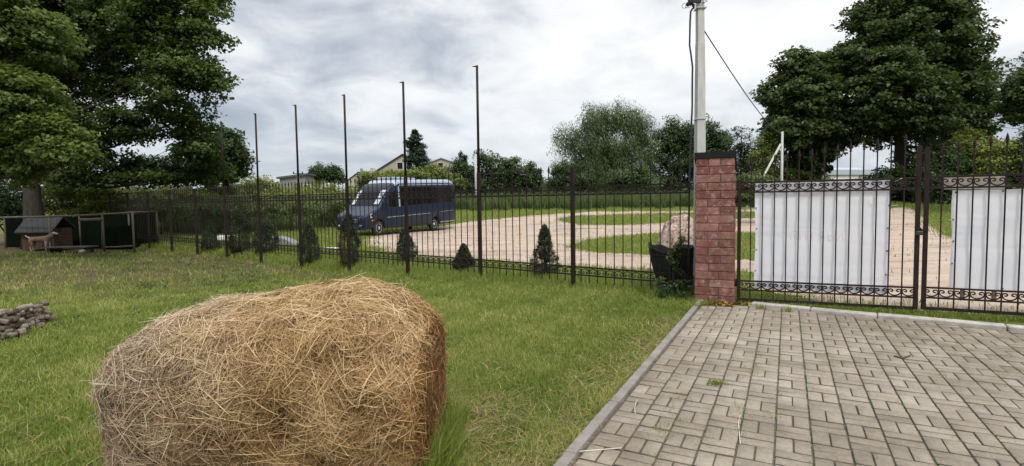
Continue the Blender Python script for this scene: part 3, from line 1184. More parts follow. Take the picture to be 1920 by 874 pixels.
# ------------------------------------------------------------------ banners
def banner(name, label, A, d, x0, x1, z_tl, z_tr, z_bl, z_br, ties, seed, text=False):
    nr = Vector((-d.y, d.x, 0))
    nx, ny = 60, 46
    r = np.random.default_rng(seed)
    V = []
    folds = [(r.uniform(.05, .95), r.uniform(-.10, .10), r.uniform(.0025, .006)) for _ in range(10)]

    def off(u, v):
        o = .035 + .006 * math.sin(u * 19 + 3 * v) * v + .004 * math.sin(v * 14 + 4 * u)
        for f, sl, h in folds:
            o += h * math.exp(-((v - f - sl * (u - .5)) / .013) ** 2)
        return o

    def pt(u, v, extra=0):
        zt = z_tl + (z_tr - z_tl) * u
        zb = z_bl + (z_br - z_bl) * u
        sag = -.006 * math.sin(PI * ((u * 5) % 1))
        return A + d * (x0 + (x1 - x0) * u + .008 * math.sin(v * 9) * (1 if u > .5 else -1) * abs(u - .5) * 2) + nr * (off(u, v) + extra) + Vector((0, 0, zt + (zb - zt) * v + sag * (1 - v)))
    for j in range(ny + 1):
        for i in range(nx + 1):
            V.append(pt(i / nx, j / ny))
    i = (np.arange(ny)[:, None] * (nx + 1) + np.arange(nx)[None, :]).ravel()
    F = np.stack([i, i + 1, i + nx + 2, i + nx + 1], 1)
    root = thing(name, label, 'banner', A + d * (x0 + x1) / 2 + Vector((0, 0, z_bl)))
    place('sheet', npmesh('sheet', np.array([tuple(v) for v in V]), F, M['banner'], smooth=True), root)
    for (u, v, side) in ties:
        p = pt(u, v, -.008)
        mb = MB()
        mb.lathe([(.008, 0), (.012, .003), (.012, .005), (.007, .006)], p + nr * .006, 10, axis=-nr)
        mb.build('eyelet', M['brass'], root)
        if side:
            q = p + d * (side[0]) + Vector((0, 0, side[1])) - nr * (.04)
            mb = MB()
            mb.tube([p - nr * .004, p.lerp(q, .5) + Vector((0, 0, -.006)), q], .0035, 5)
            mb.build('tie_string', M['rope'], root)
    if text:
        # lettering of the far side showing through, seen from behind
        def letters(s, u0, u1, v0, v1, mt, nm):
            n = len(s)
            mbx = MB()
            for idx, ch in enumerate(s):
                cu = bpy.data.curves.new('glyph', 'FONT')
                cu.body = ch
                cu.align_x = 'CENTER'
                cu.resolution_u = 3
                ob = bpy.data.objects.new('glyph', cu)
                COL.objects.link(ob)
                bpy.context.view_layer.update()
                me = bpy.data.meshes.new_from_object(ob.evaluated_get(bpy.context.evaluated_depsgraph_get()))
                bpy.data.objects.remove(ob)
                if not len(me.vertices): continue
                xs = [v.co.x for v in me.vertices]; ys = [v.co.y for v in me.vertices]
                w = max(xs) - min(xs) or 1; h = max(ys) - min(ys) or 1
                cw = (u1 - u0) / n
                vs = [pt(u0 + cw * (idx + .12 + .76 * (v.co.x - min(xs)) / w), v1 + (v0 - v1) * (v.co.y - min(ys)) / h, -.004) for v in me.vertices]
                mbx.add(vs, [tuple(p.vertices) for p in me.polygons])
            mbx.build(nm, mt, root)
        letters('ППТЯЫИ', .275, .69, .445, .535, M['banner_ink'], 'lettering')
        # row of strokes too faint to read, near the top
        mbx = MB()
        rr = random.Random(3)
        for i in range(34):
            u = .345 + i * .0085
            if i in (10, 19, 20): continue
            v1 = .155 + rr.random() * .02
            mbx.add([pt(u, .118, -.004), pt(u + .004, .118, -.004), pt(u + .004, v1, -.004), pt(u, v1, -.004)], [(0, 1, 2, 3)])
        mbx.build('lettering', M['banner_ink2'], root)
        mbx = MB()
        n = 28
        mbx.add([pt(.885 + .033 * math.cos(2 * PI * i / n), .185 + .045 * math.sin(2 * PI * i / n), -.004) for i in range(n)], [tuple(range(n))])
        mbx.build('printed_disc', M['banner_pale'], root)
    return root


tl = [(0.01, .03, (-.12, .05)), (.99, .03, (.14, .07)), (.01, .235, (-.07, .0)), (.01, .43, (-.07, .0)), (.01, .63, (-.07, 0)), (.01, .83, (-.06, 0)), (.99, .22, (.10, 0)), (.99, .42, (.10, 0)), (.99, .62, (.11, 0)), (.98, .83, (.10, -.01)),
      (.2, .01, (0, .03)), (.38, .01, (0, .03)), (.6, .01, (0, .03)), (.8, .01, (0, .03))]
banner('banner', 'large blank white banner tied behind the left gate leaf, faint reversed lettering showing through', GA, GDIR, .235, 2.035, ZT - .012, ZT - .012, ZM - .115, ZM - .115, tl, 4, True)
d2 = (RB - RA).normalized()
tr_ = [(.02, .02, None), (.30, .015, (0, .05)), (.01, .3, (-.05, 0)), (.01, .52, (-.05, 0)), (.01, .75, (-.05, 0)), (.32, .985, None), (.7, .015, (0, .05))]
banner('banner', 'blank white banner tied behind the right gate leaf, cut off by the right edge', RA, d2, .30, 2.1, ZT - .18, ZT - .17, ZM + .02, ZM + .02, tr_, 8)
# the slatted pale board standing behind that leaf
bd = thing('slatted_board', 'low pale slatted board standing behind the right gate leaf, showing through its top scrolls', 'board', P(1828, 352, 8.6))
mb = MB()
for j in range(5):
    a, b = P(1770, 332 + j * 5.2, 8.6), P(1886, 331.5 + j * 5.2, 8.3)
    ax = (b - a).normalized(); mb.box((a + b) / 2, ((b - a).length, .02, .04), ax=(ax, Vector((0, 0, 1)).cross(ax), (0, 0, 1)))
mb.build('slats', M['stone_pale'], bd)
mb = MB()
for x in (1812, 1872):
    a = P(x, 330, 8.62)
    mb.box((a.x, a.y, a.z / 2), (.05, .05, a.z), rz=-.4)
mb.build('supports', M['wood_grey'], bd)


# ------------------------------------------------------------------ brick pillar
def pillar():
    A = Vector((3.02, 8.78, 0))
    ang = math.radians(-24.5)
    u = Vector((math.cos(ang), math.sin(ang), 0))
    w = Vector((-u.y, u.x, 0))
    W, D = .60, .42
    root = thing('brick_pillar', 'square red brick gate pillar with a black sheet metal cap', 'pillar', A + u * W / 2 + w * D / 2, )
    n, H = 18, 2.37
    ch = H / n
    slope = .52
    mb = MB()
    mo = MB()
    ins = .012
    # mortar core, top sloping down to the back
    q = [A + u * ins + w * ins, A + u * (W - ins) + w * ins, A + u * (W - ins) + w * (D - ins), A + u * ins + w * (D - ins)]
    zt = [H - ins * slope, H - ins * slope, H - D * slope, H - D * slope]
    mo.add([(p.x, p.y, -.1) for p in q] + [(p.x, p.y, z - .004) for p, z in zip(q, zt)], [(3, 2, 1, 0), (4, 5, 6, 7), (0, 1, 5, 4), (1, 2, 6, 5), (2, 3, 7, 6), (3, 0, 4, 7)])
    mo.build('mortar_core', M['mortar'], root)
    rr = random.Random(5)
    for i in range(n):
        z0, z1 = i * ch + .006, (i + 1) * ch - .006
        zc, hh = (z0 + z1) / 2, z1 - z0
        cuts = [0, .62 + rr.uniform(-.03, .03), 1] if i % 2 else [0, .33 + rr.uniform(-.03, .03), 1]
        if i == n - 1: cuts = [0, .33, .64, 1]
        for face in range(4):
            if face == 0: o, du, dv, L = A, u, w, W
            elif face == 1: o, du, dv, L = A + u * W, w, -u, D
            elif face == 2: o, du, dv, L = A + u * W + w * D, -u, -w, W
            else: o, du, dv, L = A + w * D, -w, u, D
            top_lim = lambda dist: H - dist * slope
            cc = cuts if face in (0, 2) else [0, .5, 1] if i % 2 else [0, 1]
            for a, b in zip(cc[:-1], cc[1:]):
                x0, x1 = a * L + .006, b * L - .006
                c = o + du * ((x0 + x1) / 2) + dv * (.022 + rr.uniform(-.003, .003))
                # depth of the brick from the front decides how high the sloping top is
                far = max((o + du * x0 - A).dot(w), (o + du * x1 - A).dot(w))
                if z1 > top_lim(far) + .01:
                    lim = top_lim(far) - .004
                    if lim - z0 < .03: continue
                    mb.box((c.x, c.y, (z0 + lim) / 2), (x1 - x0, .05, lim - z0), ax=(du, dv, (0, 0, 1)), tint=rr.random(), bev=.006)
                else:
                    mb.box((c.x, c.y, zc), (x1 - x0, .05, hh), ax=(du, dv, (0, 0, 1)), tint=min(1, max(0, rr.gauss(.5, .25))), bev=.006)
    mb.build('brickwork', M['brick'], root)
    cp = MB()
    ov = .018
    a0, a1 = A - u * ov - w * ov, A + u * (W + ov) - w * ov
    b0, b1 = A - u * ov + w * (D + ov), A + u * (W + ov) + w * (D + ov)
    zf, zb_ = H + .10, H + .10 - (D + 2 * ov) * slope
    th = .10
    vs = [(a0.x, a0.y, zf - th), (a1.x, a1.y, zf - th), (b1.x, b1.y, zb_ - th * .5), (b0.x, b0.y, zb_ - th * .5),
          (a0.x, a0.y, zf), (a1.x, a1.y, zf), (b1.x, b1.y, zb_), (b0.x, b0.y, zb_)]
    cp.add(vs, [(3, 2, 1, 0), (4, 5, 6, 7), (0, 1, 5, 4), (1, 2, 6, 5), (2, 3, 7, 6), (3, 0, 4, 7)])
    cp.build('cap', M['cap'], root)


pillar()


# ------------------------------------------------------------------ poles and cables
def big_pole():
    Y = 9.42
    b = P(1312, 300, Y)
    root = thing('utility_pole', 'tall white concrete utility pole rising behind the brick pillar', 'pole', (b.x, b.y, 0))
    mb = MB()
    top = P(1309, -70, Y)
    vs, fs = [], []
    for z, hw, hd, dx in ((-.2, .078, .09, 0), (2.4, .074, .085, 0), (4.4, .062, .072, -.004), (4.44, .056, .07, -.006), (top.z, .05, .062, -.02)):
        for sx, sy in ((-1, -1), (1, -1), (1, 1), (-1, 1)):
            vs.append((b.x + dx + sx * hw, b.y + sy * hd, z))
    for i in range(4):
        for j in range(4):
            k = (j + 1) % 4
            fs.append((i * 4 + j, i * 4 + k, i * 4 + 4 + k, i * 4 + 4 + j))
    fs += [(3, 2, 1, 0), (16, 17, 18, 19)]
    mb.add(vs, fs)
    mb.build('shaft', M['white_pole'], root)
    mb = MB()
    for (px, py, r) in ((1295, 4, .05), (1290, 8, .035), (1300, 10, .03), (1297, -6, .06)):
        p = P(px, py, Y - .1)
        mb.lathe([(r * .5, -r), (r, -r * .4), (r * .8, .2 * r), (r, r * .5), (r * .4, r)], p, 10)
    p = P(1302, 2, Y - .1)
    mb.box(p, (.22, .05, .05), rz=.2)
    mb.build('insulator', M['black_plastic'], root)
    for (px, py, r) in ((1284, 11, 5), (1290, 11, 4.5), (1319, 2, 4.5), (1322, 1, 4)):
        mb = MB()
        c = P(px, py, Y - .12)
        rr = r * Y / 1000
        mb.tube([c + Vector((rr * math.cos(t), .02 * math.sin(2 * t), rr * .8 * math.sin(t))) for t in np.linspace(0, 2 * PI, 20)], .004, 5, cap=False)
        mb.build('wire_loop', M['cable'], root)
    mb = MB()
    for py in (224, 17):
        q = P(1311, py, Y)
        mb.box((b.x - .01, b.y, q.z), (.17, .19, .015))
    mb.build('clamp_band', M['chrome'], root)
    # thick black cable hanging beside the pole
    mb = MB()
    pts = [(1302, 14), (1298, 17), (1295, 22), (1294, 40), (1293, 85), (1296, 105), (1298.5, 125), (1298, 160), (1298, 200), (1296, 240), (1294, 290), (1293, 340), (1292, 400), (1291, 470), (1290, 545)]
    mb.tube([P(x, y, Y - .06) for x, y in pts], .016, 7)
    o = mb.build('cable', M['cable'])
    setp(o, 'thick black cable hanging down along the left side of the white pole', 'cable')
    # service wire going away to the second pole
    mb = MB()
    a, c = P(1315.5, 50, Y), P(1465, 252, 36)
    q = []
    for t in np.linspace(0, 1, 40):
        p = a.lerp(c, t)
        p.z -= 4 * t * (1 - t) * .30
        q.append(p)
    mb.tube(q, [.012 + .012 * t for t in np.linspace(0, 1, 40)], 5)
    setp(mb.build('wire', M['cable']), 'single dark wire slanting down from the white pole to the small braced pole', 'wire')


big_pole()


def thin_pole(px, top, Y, w, label, mt='white_pole', brace=None, head=False):
    t = P(px, top, Y)
    g = gzs(t.x, t.y)
    root = thing('pole', label, 'pole', (t.x, t.y, g))
    mb = MB()
    mb.tube([(t.x, t.y, g - .2), (t.x, t.y, t.z)], [w / 2 * 1.15, w / 2 * .9], 8)
    mb.build('shaft', M[mt], root)
    if brace:
        mb = MB()
        a, b = P(*brace[0], Y), P(*brace[1], Y)
        b = a + (b - a) * ((a.z - g) / (a.z - b.z))
        mb.tube([a, b], w * .42, 8)
        mb.build('brace', M[mt], root)
    if head:
        mb = MB()
        mb.box((t.x, t.y, t.z - .5), (1.3, .08, .08))
        for dx in (-.55, 0, .55):
            mb.lathe([(.05, 0), (.09, .08), (.05, .22)], (t.x + dx, t.y, t.z - .46), 8)
        mb.build('crossarm', M['cable'], root)
    return root


thin_pole(1467, 247, 36, .16, 'slim white pole with a diagonal brace, behind the white banner', brace=((1464, 270), (1433, 328)))
thin_pole(891.5, 289, 46, .22, 'slim white pole before the dark garden trees, left of the tallest fence pole')
thin_pole(558.5, 318, 66, .32, 'grey pole with a small crossarm beside the grey shed', mt='wall_grey', head=True)
thin_pole(1856, 231, 60, .28, 'grey pole standing beyond the bright shrubs at the far right', mt='wall_grey')
mb = MB()
a, c = P(1856, 235, 60), P(1990, 240, 52)
mb.tube([a.lerp(c, t) - Vector((0, 0, .25 * 4 * t * (1 - t))) for t in np.linspace(0, 1, 10)], .03, 4)
setp(mb.build('wire', M['cable']), 'thin wire running right from the grey pole above the bright shrubs', 'wire')


# ------------------------------------------------------------------ houses
def gable_house(name, label, left, right, ridge_py, eave_py, Y, depth, wallm, roofm, window=None, chimney=False, ov=.3):
    a, b = P(left, eave_py, Y), P(right, eave_py, Y)
    ze = a.z
    zr = P((left + right) / 2, ridge_py, Y).z
    cx = (a.x + b.x) / 2
    W = (b.x - a.x)
    g = gzs(cx, Y) - .3
    root = thing(name, label, 'house', (cx, Y, g))
    mb = MB()
    mb.prism([(a.x, Y, g), (b.x, Y, g), (b.x, Y, ze), (cx, Y, zr - .1), (a.x, Y, ze)], (0, depth, 0))
    mb.build('wall', M[wallm], root)
    k = (zr - ze) / (W / 2)
    mb = MB()
    for s in (-1, 1):
        e = Vector((cx + s * (W / 2 + ov), Y - ov, ze - k * ov))
        r = Vector((cx + s * .002, Y - ov, zr))
        mb.prism([r, e, e + Vector((0, 0, .16)), r + Vector((0, 0, .16))], (0, depth + 2 * ov, 0))
    ro = mb.build('roof', M[roofm], root)
    if chimney:
        mb = MB(); mb.box((cx, Y + depth * .3, zr + .4), (.5, .5, 1.3)); mb.build('chimney', M['wall_grey'], ro)
    for (px, py, w, h) in (window or []):
        c = P(px, py, Y - .02)
        mb = MB(); mb.box((c.x, Y - .015, c.z), (w + .16, .05, h + .16)); f = mb.build('window', M['wall_white'], root)
        mb = MB(); mb.box((c.x, Y - .045, c.z), (w, .02, h)); mb.build('pane', M['dark_glass'], f)
    return root


gable_house('house', 'cream gabled house peeking over the shrubs just left of the conifer', 706, 806, 290, 321, 92, 11, 'wall_cream', 'roof_dark', [(750, 311, .9, 1.1), (768, 312, .9, 1.1)])
gable_house('house', 'small far house with a dark pointed roof above the front of the minibus', 652, 694, 323, 338, 130, 8, 'wall_cream', 'roof_dark', [(672, 330, .8, 1.0)], True)
gable_house('house', 'pale roofed house half hidden to the right of the conifer', 795, 860, 297, 309, 110, 9, 'wall_cream', 'roof_light', [(826, 310, 1, 1)])


def flat_shed(name, label, cat, l, r, tl_, tr__, Y, depth, wallm, roofm, door=None, rooth=.25, band=0):
    a, b = P(l, tl_, Y), P(r, tr__, Y)
    g = gzs((a.x + b.x) / 2, Y) - .3
    root = thing(name, label, cat, ((a.x + b.x) / 2, Y, g))
    mb = MB()
    mb.prism([(a.x, Y, g), (b.x, Y, g), (b.x, Y, b.z - .2), (a.x, Y, a.z - .2)], (0, depth, 0))
    mb.build('wall', M[wallm], root)
    mb = MB()
    mb.prism([(a.x - .3, Y - .3, a.z - .18), (b.x + .3, Y - .3, b.z - .18), (b.x + .3, Y - .3, b.z + rooth - .18), (a.x - .3, Y - .3, a.z + rooth - .18)], (0, depth + .6, 0))
    if band:
        mb.prism([(a.x - .3, Y - .3, a.z), (b.x + .3, Y - .3, b.z), (b.x + .3, Y + depth * .5, b.z + band), (a.x - .3, Y + depth * .5, a.z + band)], (0, .1, .1))
    mb.build('roof', M[roofm], root)
    if door:
        c = P(door, 340, Y)
        mb = MB(); mb.box((c.x, Y - .03, g + 1.4), (1.6, .06, 2.4)); mb.build('door', M['wall_white'], root)
        mb = MB()
        mb.box((c.x + 2.2, Y - .02, g + 3.0), (1.0, .05, .7)); f = mb.build('window', M['wall_white'], root)
        mb = MB(); mb.box((c.x + 2.2, Y - .05, g + 3.0), (.86, .02, .56)); mb.build('pane', M['dark_glass'], f)
    return root


flat_shed('shed', 'plain grey flat roofed shed beside the far left pole', 'shed', 524, 572, 333, 326, 72, 3, 'wall_grey', 'roof_grey', 545)
flat_shed('house', 'far house with long pale grey roof in the gap between two dark trees', 'house', 1520, 1640, 326, 326, 95, 10, 'wall_white', 'roof_light', 1545, .9, 1.3)


# ------------------------------------------------------------------ minibus
def minibus():
    O = Vector((-7.79, 25.69, 0))
    O.z = gzs(-6.2, 28.5) + .02
    root = thing('minibus', 'dark blue minibus, sky reflection painted on roof, black side windows, parked behind the fence', 'minibus', O, math.radians(65))
    ST = [  # s, half width, bottom, top, corner radius
        (-.02, .74, .50, .86, .06), (.04, .86, .40, .98, .10), (.25, .95, .34, 1.10, .14), (.60, .98, .32, 1.24, .16), (.98, 1.0, .32, 1.40, .12),
        (1.05, 1.0, .32, 1.47, .10), (1.75, 1.0, .32, 2.24, .12), (1.98, 1.0, .32, 2.47, .14), (2.30, 1.01, .32, 2.62, .16), (2.46, 1.03, .32, 2.70, .18),
        (2.55, 1.04, .33, 2.79, .2), (5.0, 1.05, .33, 2.88, .2), (7.65, 1.05, .36, 2.97, .2), (7.98, 1.03, .42, 2.90, .22), (8.16, .98, .48, 2.74, .25), (8.22, .90, .58, 2.5, .25)]
    arr = np.array(ST)

    def at(s):
        return [float(np.interp(s, arr[:, 0], arr[:, i])) for i in range(1, 5)]

    def wt(w, zt):
        return w * (1 - .085 * max(0, min(1, (zt - 1.3) / 1.4)))

    def sy(s, z):
        w, zb, zt, r = at(s)
        t = max(0, min(1, (z - 1.3) / max(.1, 1.4)))
        return w * (1 - .085 * t)

    def section(s):
        w, zb, zt, r = at(s)
        half = [(w - .07, zb), (w, zb + .10)]
        zm = min(1.25, zt - r - .02)
        half.append((w, zm))
        wtop = sy(s, zt - r) if zt - r > zm else w
        half.append((wtop, zt - r))
        for q in (30, 60):
            a = math.radians(q)
            half.append((wtop - r * (1 - math.cos(a)), zt - r + r * math.sin(a)))
        half.append((wtop - r, zt))
        half.append((wtop * .4, zt + .015))
        return half
    vs, fs = [], []
    ss = sorted(set(list(arr[:, 0]) + [.12, .42, .8, 1.4, 3.2, 4.0, 6, 6.7]))
    n = None
    for s in ss:
        h = section(s)
        ring = [(s, -y, z) for y, z in h] + [(s, y, z) for y, z in reversed(h)]
        n = len(ring)
        vs += ring
    for i in range(len(ss) - 1):
        for j in range(n):
            k = (j + 1) % n
            fs.append((i * n + j, i * n + k, (i + 1) * n + k, (i + 1) * n + j))
    fs += [tuple(range(n))[::-1], tuple((len(ss) - 1) * n + j for j in range(n))]
    mb = MB()
    mb.add(vs, fs, True)
    body = mb.build('body', [M['paint_bus'], M['bus_roof'], M['black_plastic']], root, world=False)
    for p in body.data.polygons:
        c = p.center
        if c.z > 2.5 and c.x > 2.3: p.material_index = 1
        if c.z < .34: p.material_index = 2
    # wheel openings
    cut = MB()
    WH = (.95, 5.85)
    for s in WH:
        for sd in (-1, 1):
            cut.lathe([(.44, -.2), (.44, .2)], (s, sd * .98, .37), 24, axis=(0, 1, 0), smooth=False)
    co = cut.build('cutter', M['black_plastic'], root, world=False)
    bpy.context.view_layer.update()
    md = body.modifiers.new('b', 'BOOLEAN')
    md.operation = 'DIFFERENCE'
    md.object = co
    md.solver = 'EXACT'
    md.material_mode = 'TRANSFER'
    baked(body)
    bpy.data.objects.remove(co)
    body.data.materials[-1]

    def side(name, s0, s1, z0a, z0b, z1a, z1b, mt, off=.006, sd=-1, parent=root, n=10, lab=None):
        V, F = [], []
        for i in range(n + 1):
            s = s0 + (s1 - s0) * i / n
            a, b = z0a + (z0b - z0a) * i / n, z1a + (z1b - z1a) * i / n
            for j in range(7):
                z = a + (b - a) * j / 6
                V.append((s, sd * (sy(s, z) + off), z))
        for i in range(n):
            for j in range(6):
                F.append((i * 7 + j, (i + 1) * 7 + j, (i + 1) * 7 + j + 1, i * 7 + j + 1))
        o = len(V)
        q = MB()
        q.add(V, F, True)
        ob = q.build(name, mt, parent, world=False)
        if lab: ob['label'] = lab
        return ob
    for sd in (-1, 1):
        side('window_surround', 2.62, 7.92, 1.40, 1.60, 2.42, 2.60, M['black_plastic'], .006, sd)
        e = np.linspace(2.66, 7.86, 6)
        for a, b in zip(e[:-1], e[1:]):
            zz = lambda s: 1.44 + .20 * (s - 2.62) / 5.3
            zu = lambda s: 2.385 + .18 * (s - 2.62) / 5.3
            side('window', a + .02, b - .02, zz(a), zz(b), zu(a), zu(b), M['dark_glass'], .012, sd)
        d = side('front_door', 1.32, 2.52, .48, .44, 1.44, 1.42, M['paint_bus'], .006, sd)
        side('window', 1.78, 2.48, 1.42, 1.40, 1.98, 2.32, M['dark_glass'], .010, sd, d)
        side('window_post', 2.50, 2.60, 1.40, 1.40, 2.42, 2.5, M['bus_roof'], .012, sd)
        mb = MB(); mb.box((2.36, sd * 1.03, 1.18), (.18, .03, .03)); mb.build('handle', M['black_plastic'], d, world=False)
        side('side_stripe', 1.5, 5.3, .86, .99, .90, 1.03, M['chrome'], .010, sd)
        side('side_stripe', 6.4, 7.75, 1.05, 1.11, 1.08, 1.14, M['chrome'], .010, sd)
        side('skirt_trim', 1.45, 5.35, .40, .41, .45, .46, M['black_plastic'], .008, sd)
        side('skirt_trim', 6.35, 7.95, .44, .48, .49, .53, M['chrome'], .008, sd)
        side('roof_gutter', 2.6, 7.8, 2.49, 2.67, 2.53, 2.71, M['bus_roof'], .016, sd)
        side('turn_signal', .42, .56, .72, .73, .80, .81, M['orange'], .010, sd, n=2)
        mb = MB()
        mb.tube([(1.45, sd * 1.0, 1.55), (1.32, sd * 1.16, 1.62)], .02, 6)
        mb.box((1.30, sd * 1.20, 1.70), (.10, .17, .36), bev=.03)
        mb.build('mirror', M['black_plastic'], root, world=False)
        # headlight: swept wedge round the corner of the nose
        mb = MB()
        pts = []
        for i in range(7):
            t = i / 6
            s = .0 + .62 * t ** 1.4
            y = (.60 + .40 * min(1, t * 1.5)) if t < .67 else sy(s, .9)
            y = min(y, sy(s, .9) + .008)
            if i == 0: y = .62
            pts.append((s - .015 * (1 - t), y, .80 + .12 * t, .93 + .20 * t))
        V = []
        for s, y, a, b in pts: V += [(s, sd * y, a), (s - .0, sd * y * .985, b)]
        mb.add(V, [(2 * i, 2 * i + 2, 2 * i + 3, 2 * i + 1) for i in range(6)], True)
        V2 = [(x + .04, y * .93, z) for x, y, z in V]
        mb.add(V2, [(2 * i + 1, 2 * i + 3, 2 * i + 2, 2 * i) for i in range(6)], True)
        mb.build('headlight', M['lamp_glass'], root, world=False)
        mb = MB(); mb.lathe([(.06, 0), (.05, .02)], (-.03, sd * .66, .52), 12, axis=(-1, 0, 0)); mb.build('fog_lamp', M['lamp_glass'], root, world=False)
        for s in WH:
            w = thing('wheel', None, None)
            w.parent = root
            w.matrix_basis = Matrix.Translation((s, sd * .86, .37))
            mb = MB()
            mb.lathe([(.22, -.10), (.34, -.11), (.37, -.08), (.37, .08), (.34, .11), (.22, .10)], (0, 0, 0), 28, axis=(0, sd, 0))
            mb.build('tyre', M['tyre'], w, world=False)
            mb = MB()
            mb.lathe([(.225, .04), (.225, .098), (.205, .105), (.19, .07), (.10, .05), (.085, .10), (.04, .12), (.001, .12)], (0, 0, 0), 28, axis=(0, sd, 0))
            for i in range(10):
                a = 2 * PI * i / 10
                mb.box((.15 * math.cos(a), sd * .066, .15 * math.sin(a)), (.10, .035, .038), ax=((math.cos(a), 0, math.sin(a)), (0, 1, 0), (-math.sin(a), 0, math.cos(a))))
            mb.build('rim', M['rim'], w, world=False)
    # nose
    def front(name, y0, y1, z0, z1, mt, s0=-.035, bow=.05, th=.02):
        V, F = [], []
        for i in range(9):
            y = y0 + (y1 - y0) * i / 8
            s = s0 + bow * (2 * abs(y) / 1.5) ** 2
            V += [(s, y, z0), (s + .02, y, z1), (s + th + .05, y, z0), (s + th + .05, y, z1)]
        for i in range(8):
            a, b = i * 4, i * 4 + 4
            F += [(a, b, b + 1, a + 1), (a + 1, b + 1, b + 3, a + 3), (a + 2, b + 2, b, a)]
        q = MB(); q.add(V, F, False)
        return q.build(name, mt, root, world=False)
    front('grille', -.5, .5, .62, .86, M['black_plastic'], -.05, .04)
    for z in (.67, .74, .81):
        front('grille_bar', -.46, .46, z, z + .018, M['chrome'], -.065, .04)
    front('bumper', -.92, .92, .30, .58, M['paint_bus'], -.12, .14, .1)
    front('bumper_vent', -.6, .6, .36, .47, M['black_plastic'], -.128, .10)
    front('number_plate', -.26, .26, .50, .60, M['wall_white'], -.135, .0)
    # windscreen on the slope
    def slope(name, s0, s1, y0, y1, mt, off=.012, n=6):
        V, F = [], []
        for i in range(n + 1):
            s = s0 + (s1 - s0) * i / n
            z = at(s)[2]
            for j in range(9):
                y = y0 + (y1 - y0) * j / 8
                V.append((s - off * .7 + .03 * (abs(y) / .9) ** 2 * 0, y, z + off + .012 * (1 - (abs(y) / .9) ** 2)))
        for i in range(n):
            for j in range(8):
                F.append((i * 9 + j, i * 9 + j + 1, (i + 1) * 9 + j + 1, (i + 1) * 9 + j))
        q = MB(); q.add(V, F, True)
        return q.build(name, mt, root, world=False)
    ws = slope('windscreen', 1.06, 1.76, -.86, .86, M['dark_glass'], .014)
    slope('window_curtain', 1.10, 1.74, -.85, -.56, M['curtain'], .022)
    slope('window_curtain', 1.10, 1.74, .66, .85, M['curtain'], .022)
    slope('visor_panel', 1.82, 2.22, -.84, .84, M['black_plastic'], .014)
    for y in (-.3, .35):
        mb = MB(); mb.tube([(1.02, y, 1.47), (1.22, y - .35, 1.68)], .008, 5); mb.build('wiper', M['black_plastic'], root, world=False)
    mb = MB()
    mb.box((3.75, 0, 2.89), (1.9, 1.2, .14), bev=.05)
    mb.build('roof_unit', M['bus_roof'], root, world=False)
    mb = MB()
    mb.box((8.20, 0, 2.05), (.06, 1.5, .7), bev=.02)
    mb.build('rear_window', M['dark_glass'], root, world=False)
    for sd in (-1, 1):
        mb = MB(); mb.box((8.19, sd * .86, 1.15), (.08, .12, .5), bev=.02); mb.build('tail_light', M['orange'], root, world=False)


minibus()


# ------------------------------------------------------------------ skin figures
def skin(name, nodes, edges, mt, parent, levels=2):
    """nodes: (co, rx, ry)"""
    me = bpy.data.meshes.new(name)
    me.from_pydata([n[0] for n in nodes], edges, [])
    o = bpy.data.objects.new(name, me)
    COL.objects.link(o)
    o.parent = parent
    s = o.modifiers.new('s', 'SKIN')
    if not me.skin_vertices: me.skin_vertices.new()
    for i, n in enumerate(nodes):
        me.skin_vertices[0].data[i].radius = (n[1], n[2])
        me.skin_vertices[0].data[i].use_root = (i == 0)
    sub = o.modifiers.new('u', 'SUBSURF')
    sub.levels = sub.render_levels = levels
    baked(o)
    o.data.materials.clear()
    o.data.materials.append(mt)
    o.data.polygons.foreach_set('use_smooth', [True] * len(o.data.polygons))
    return o


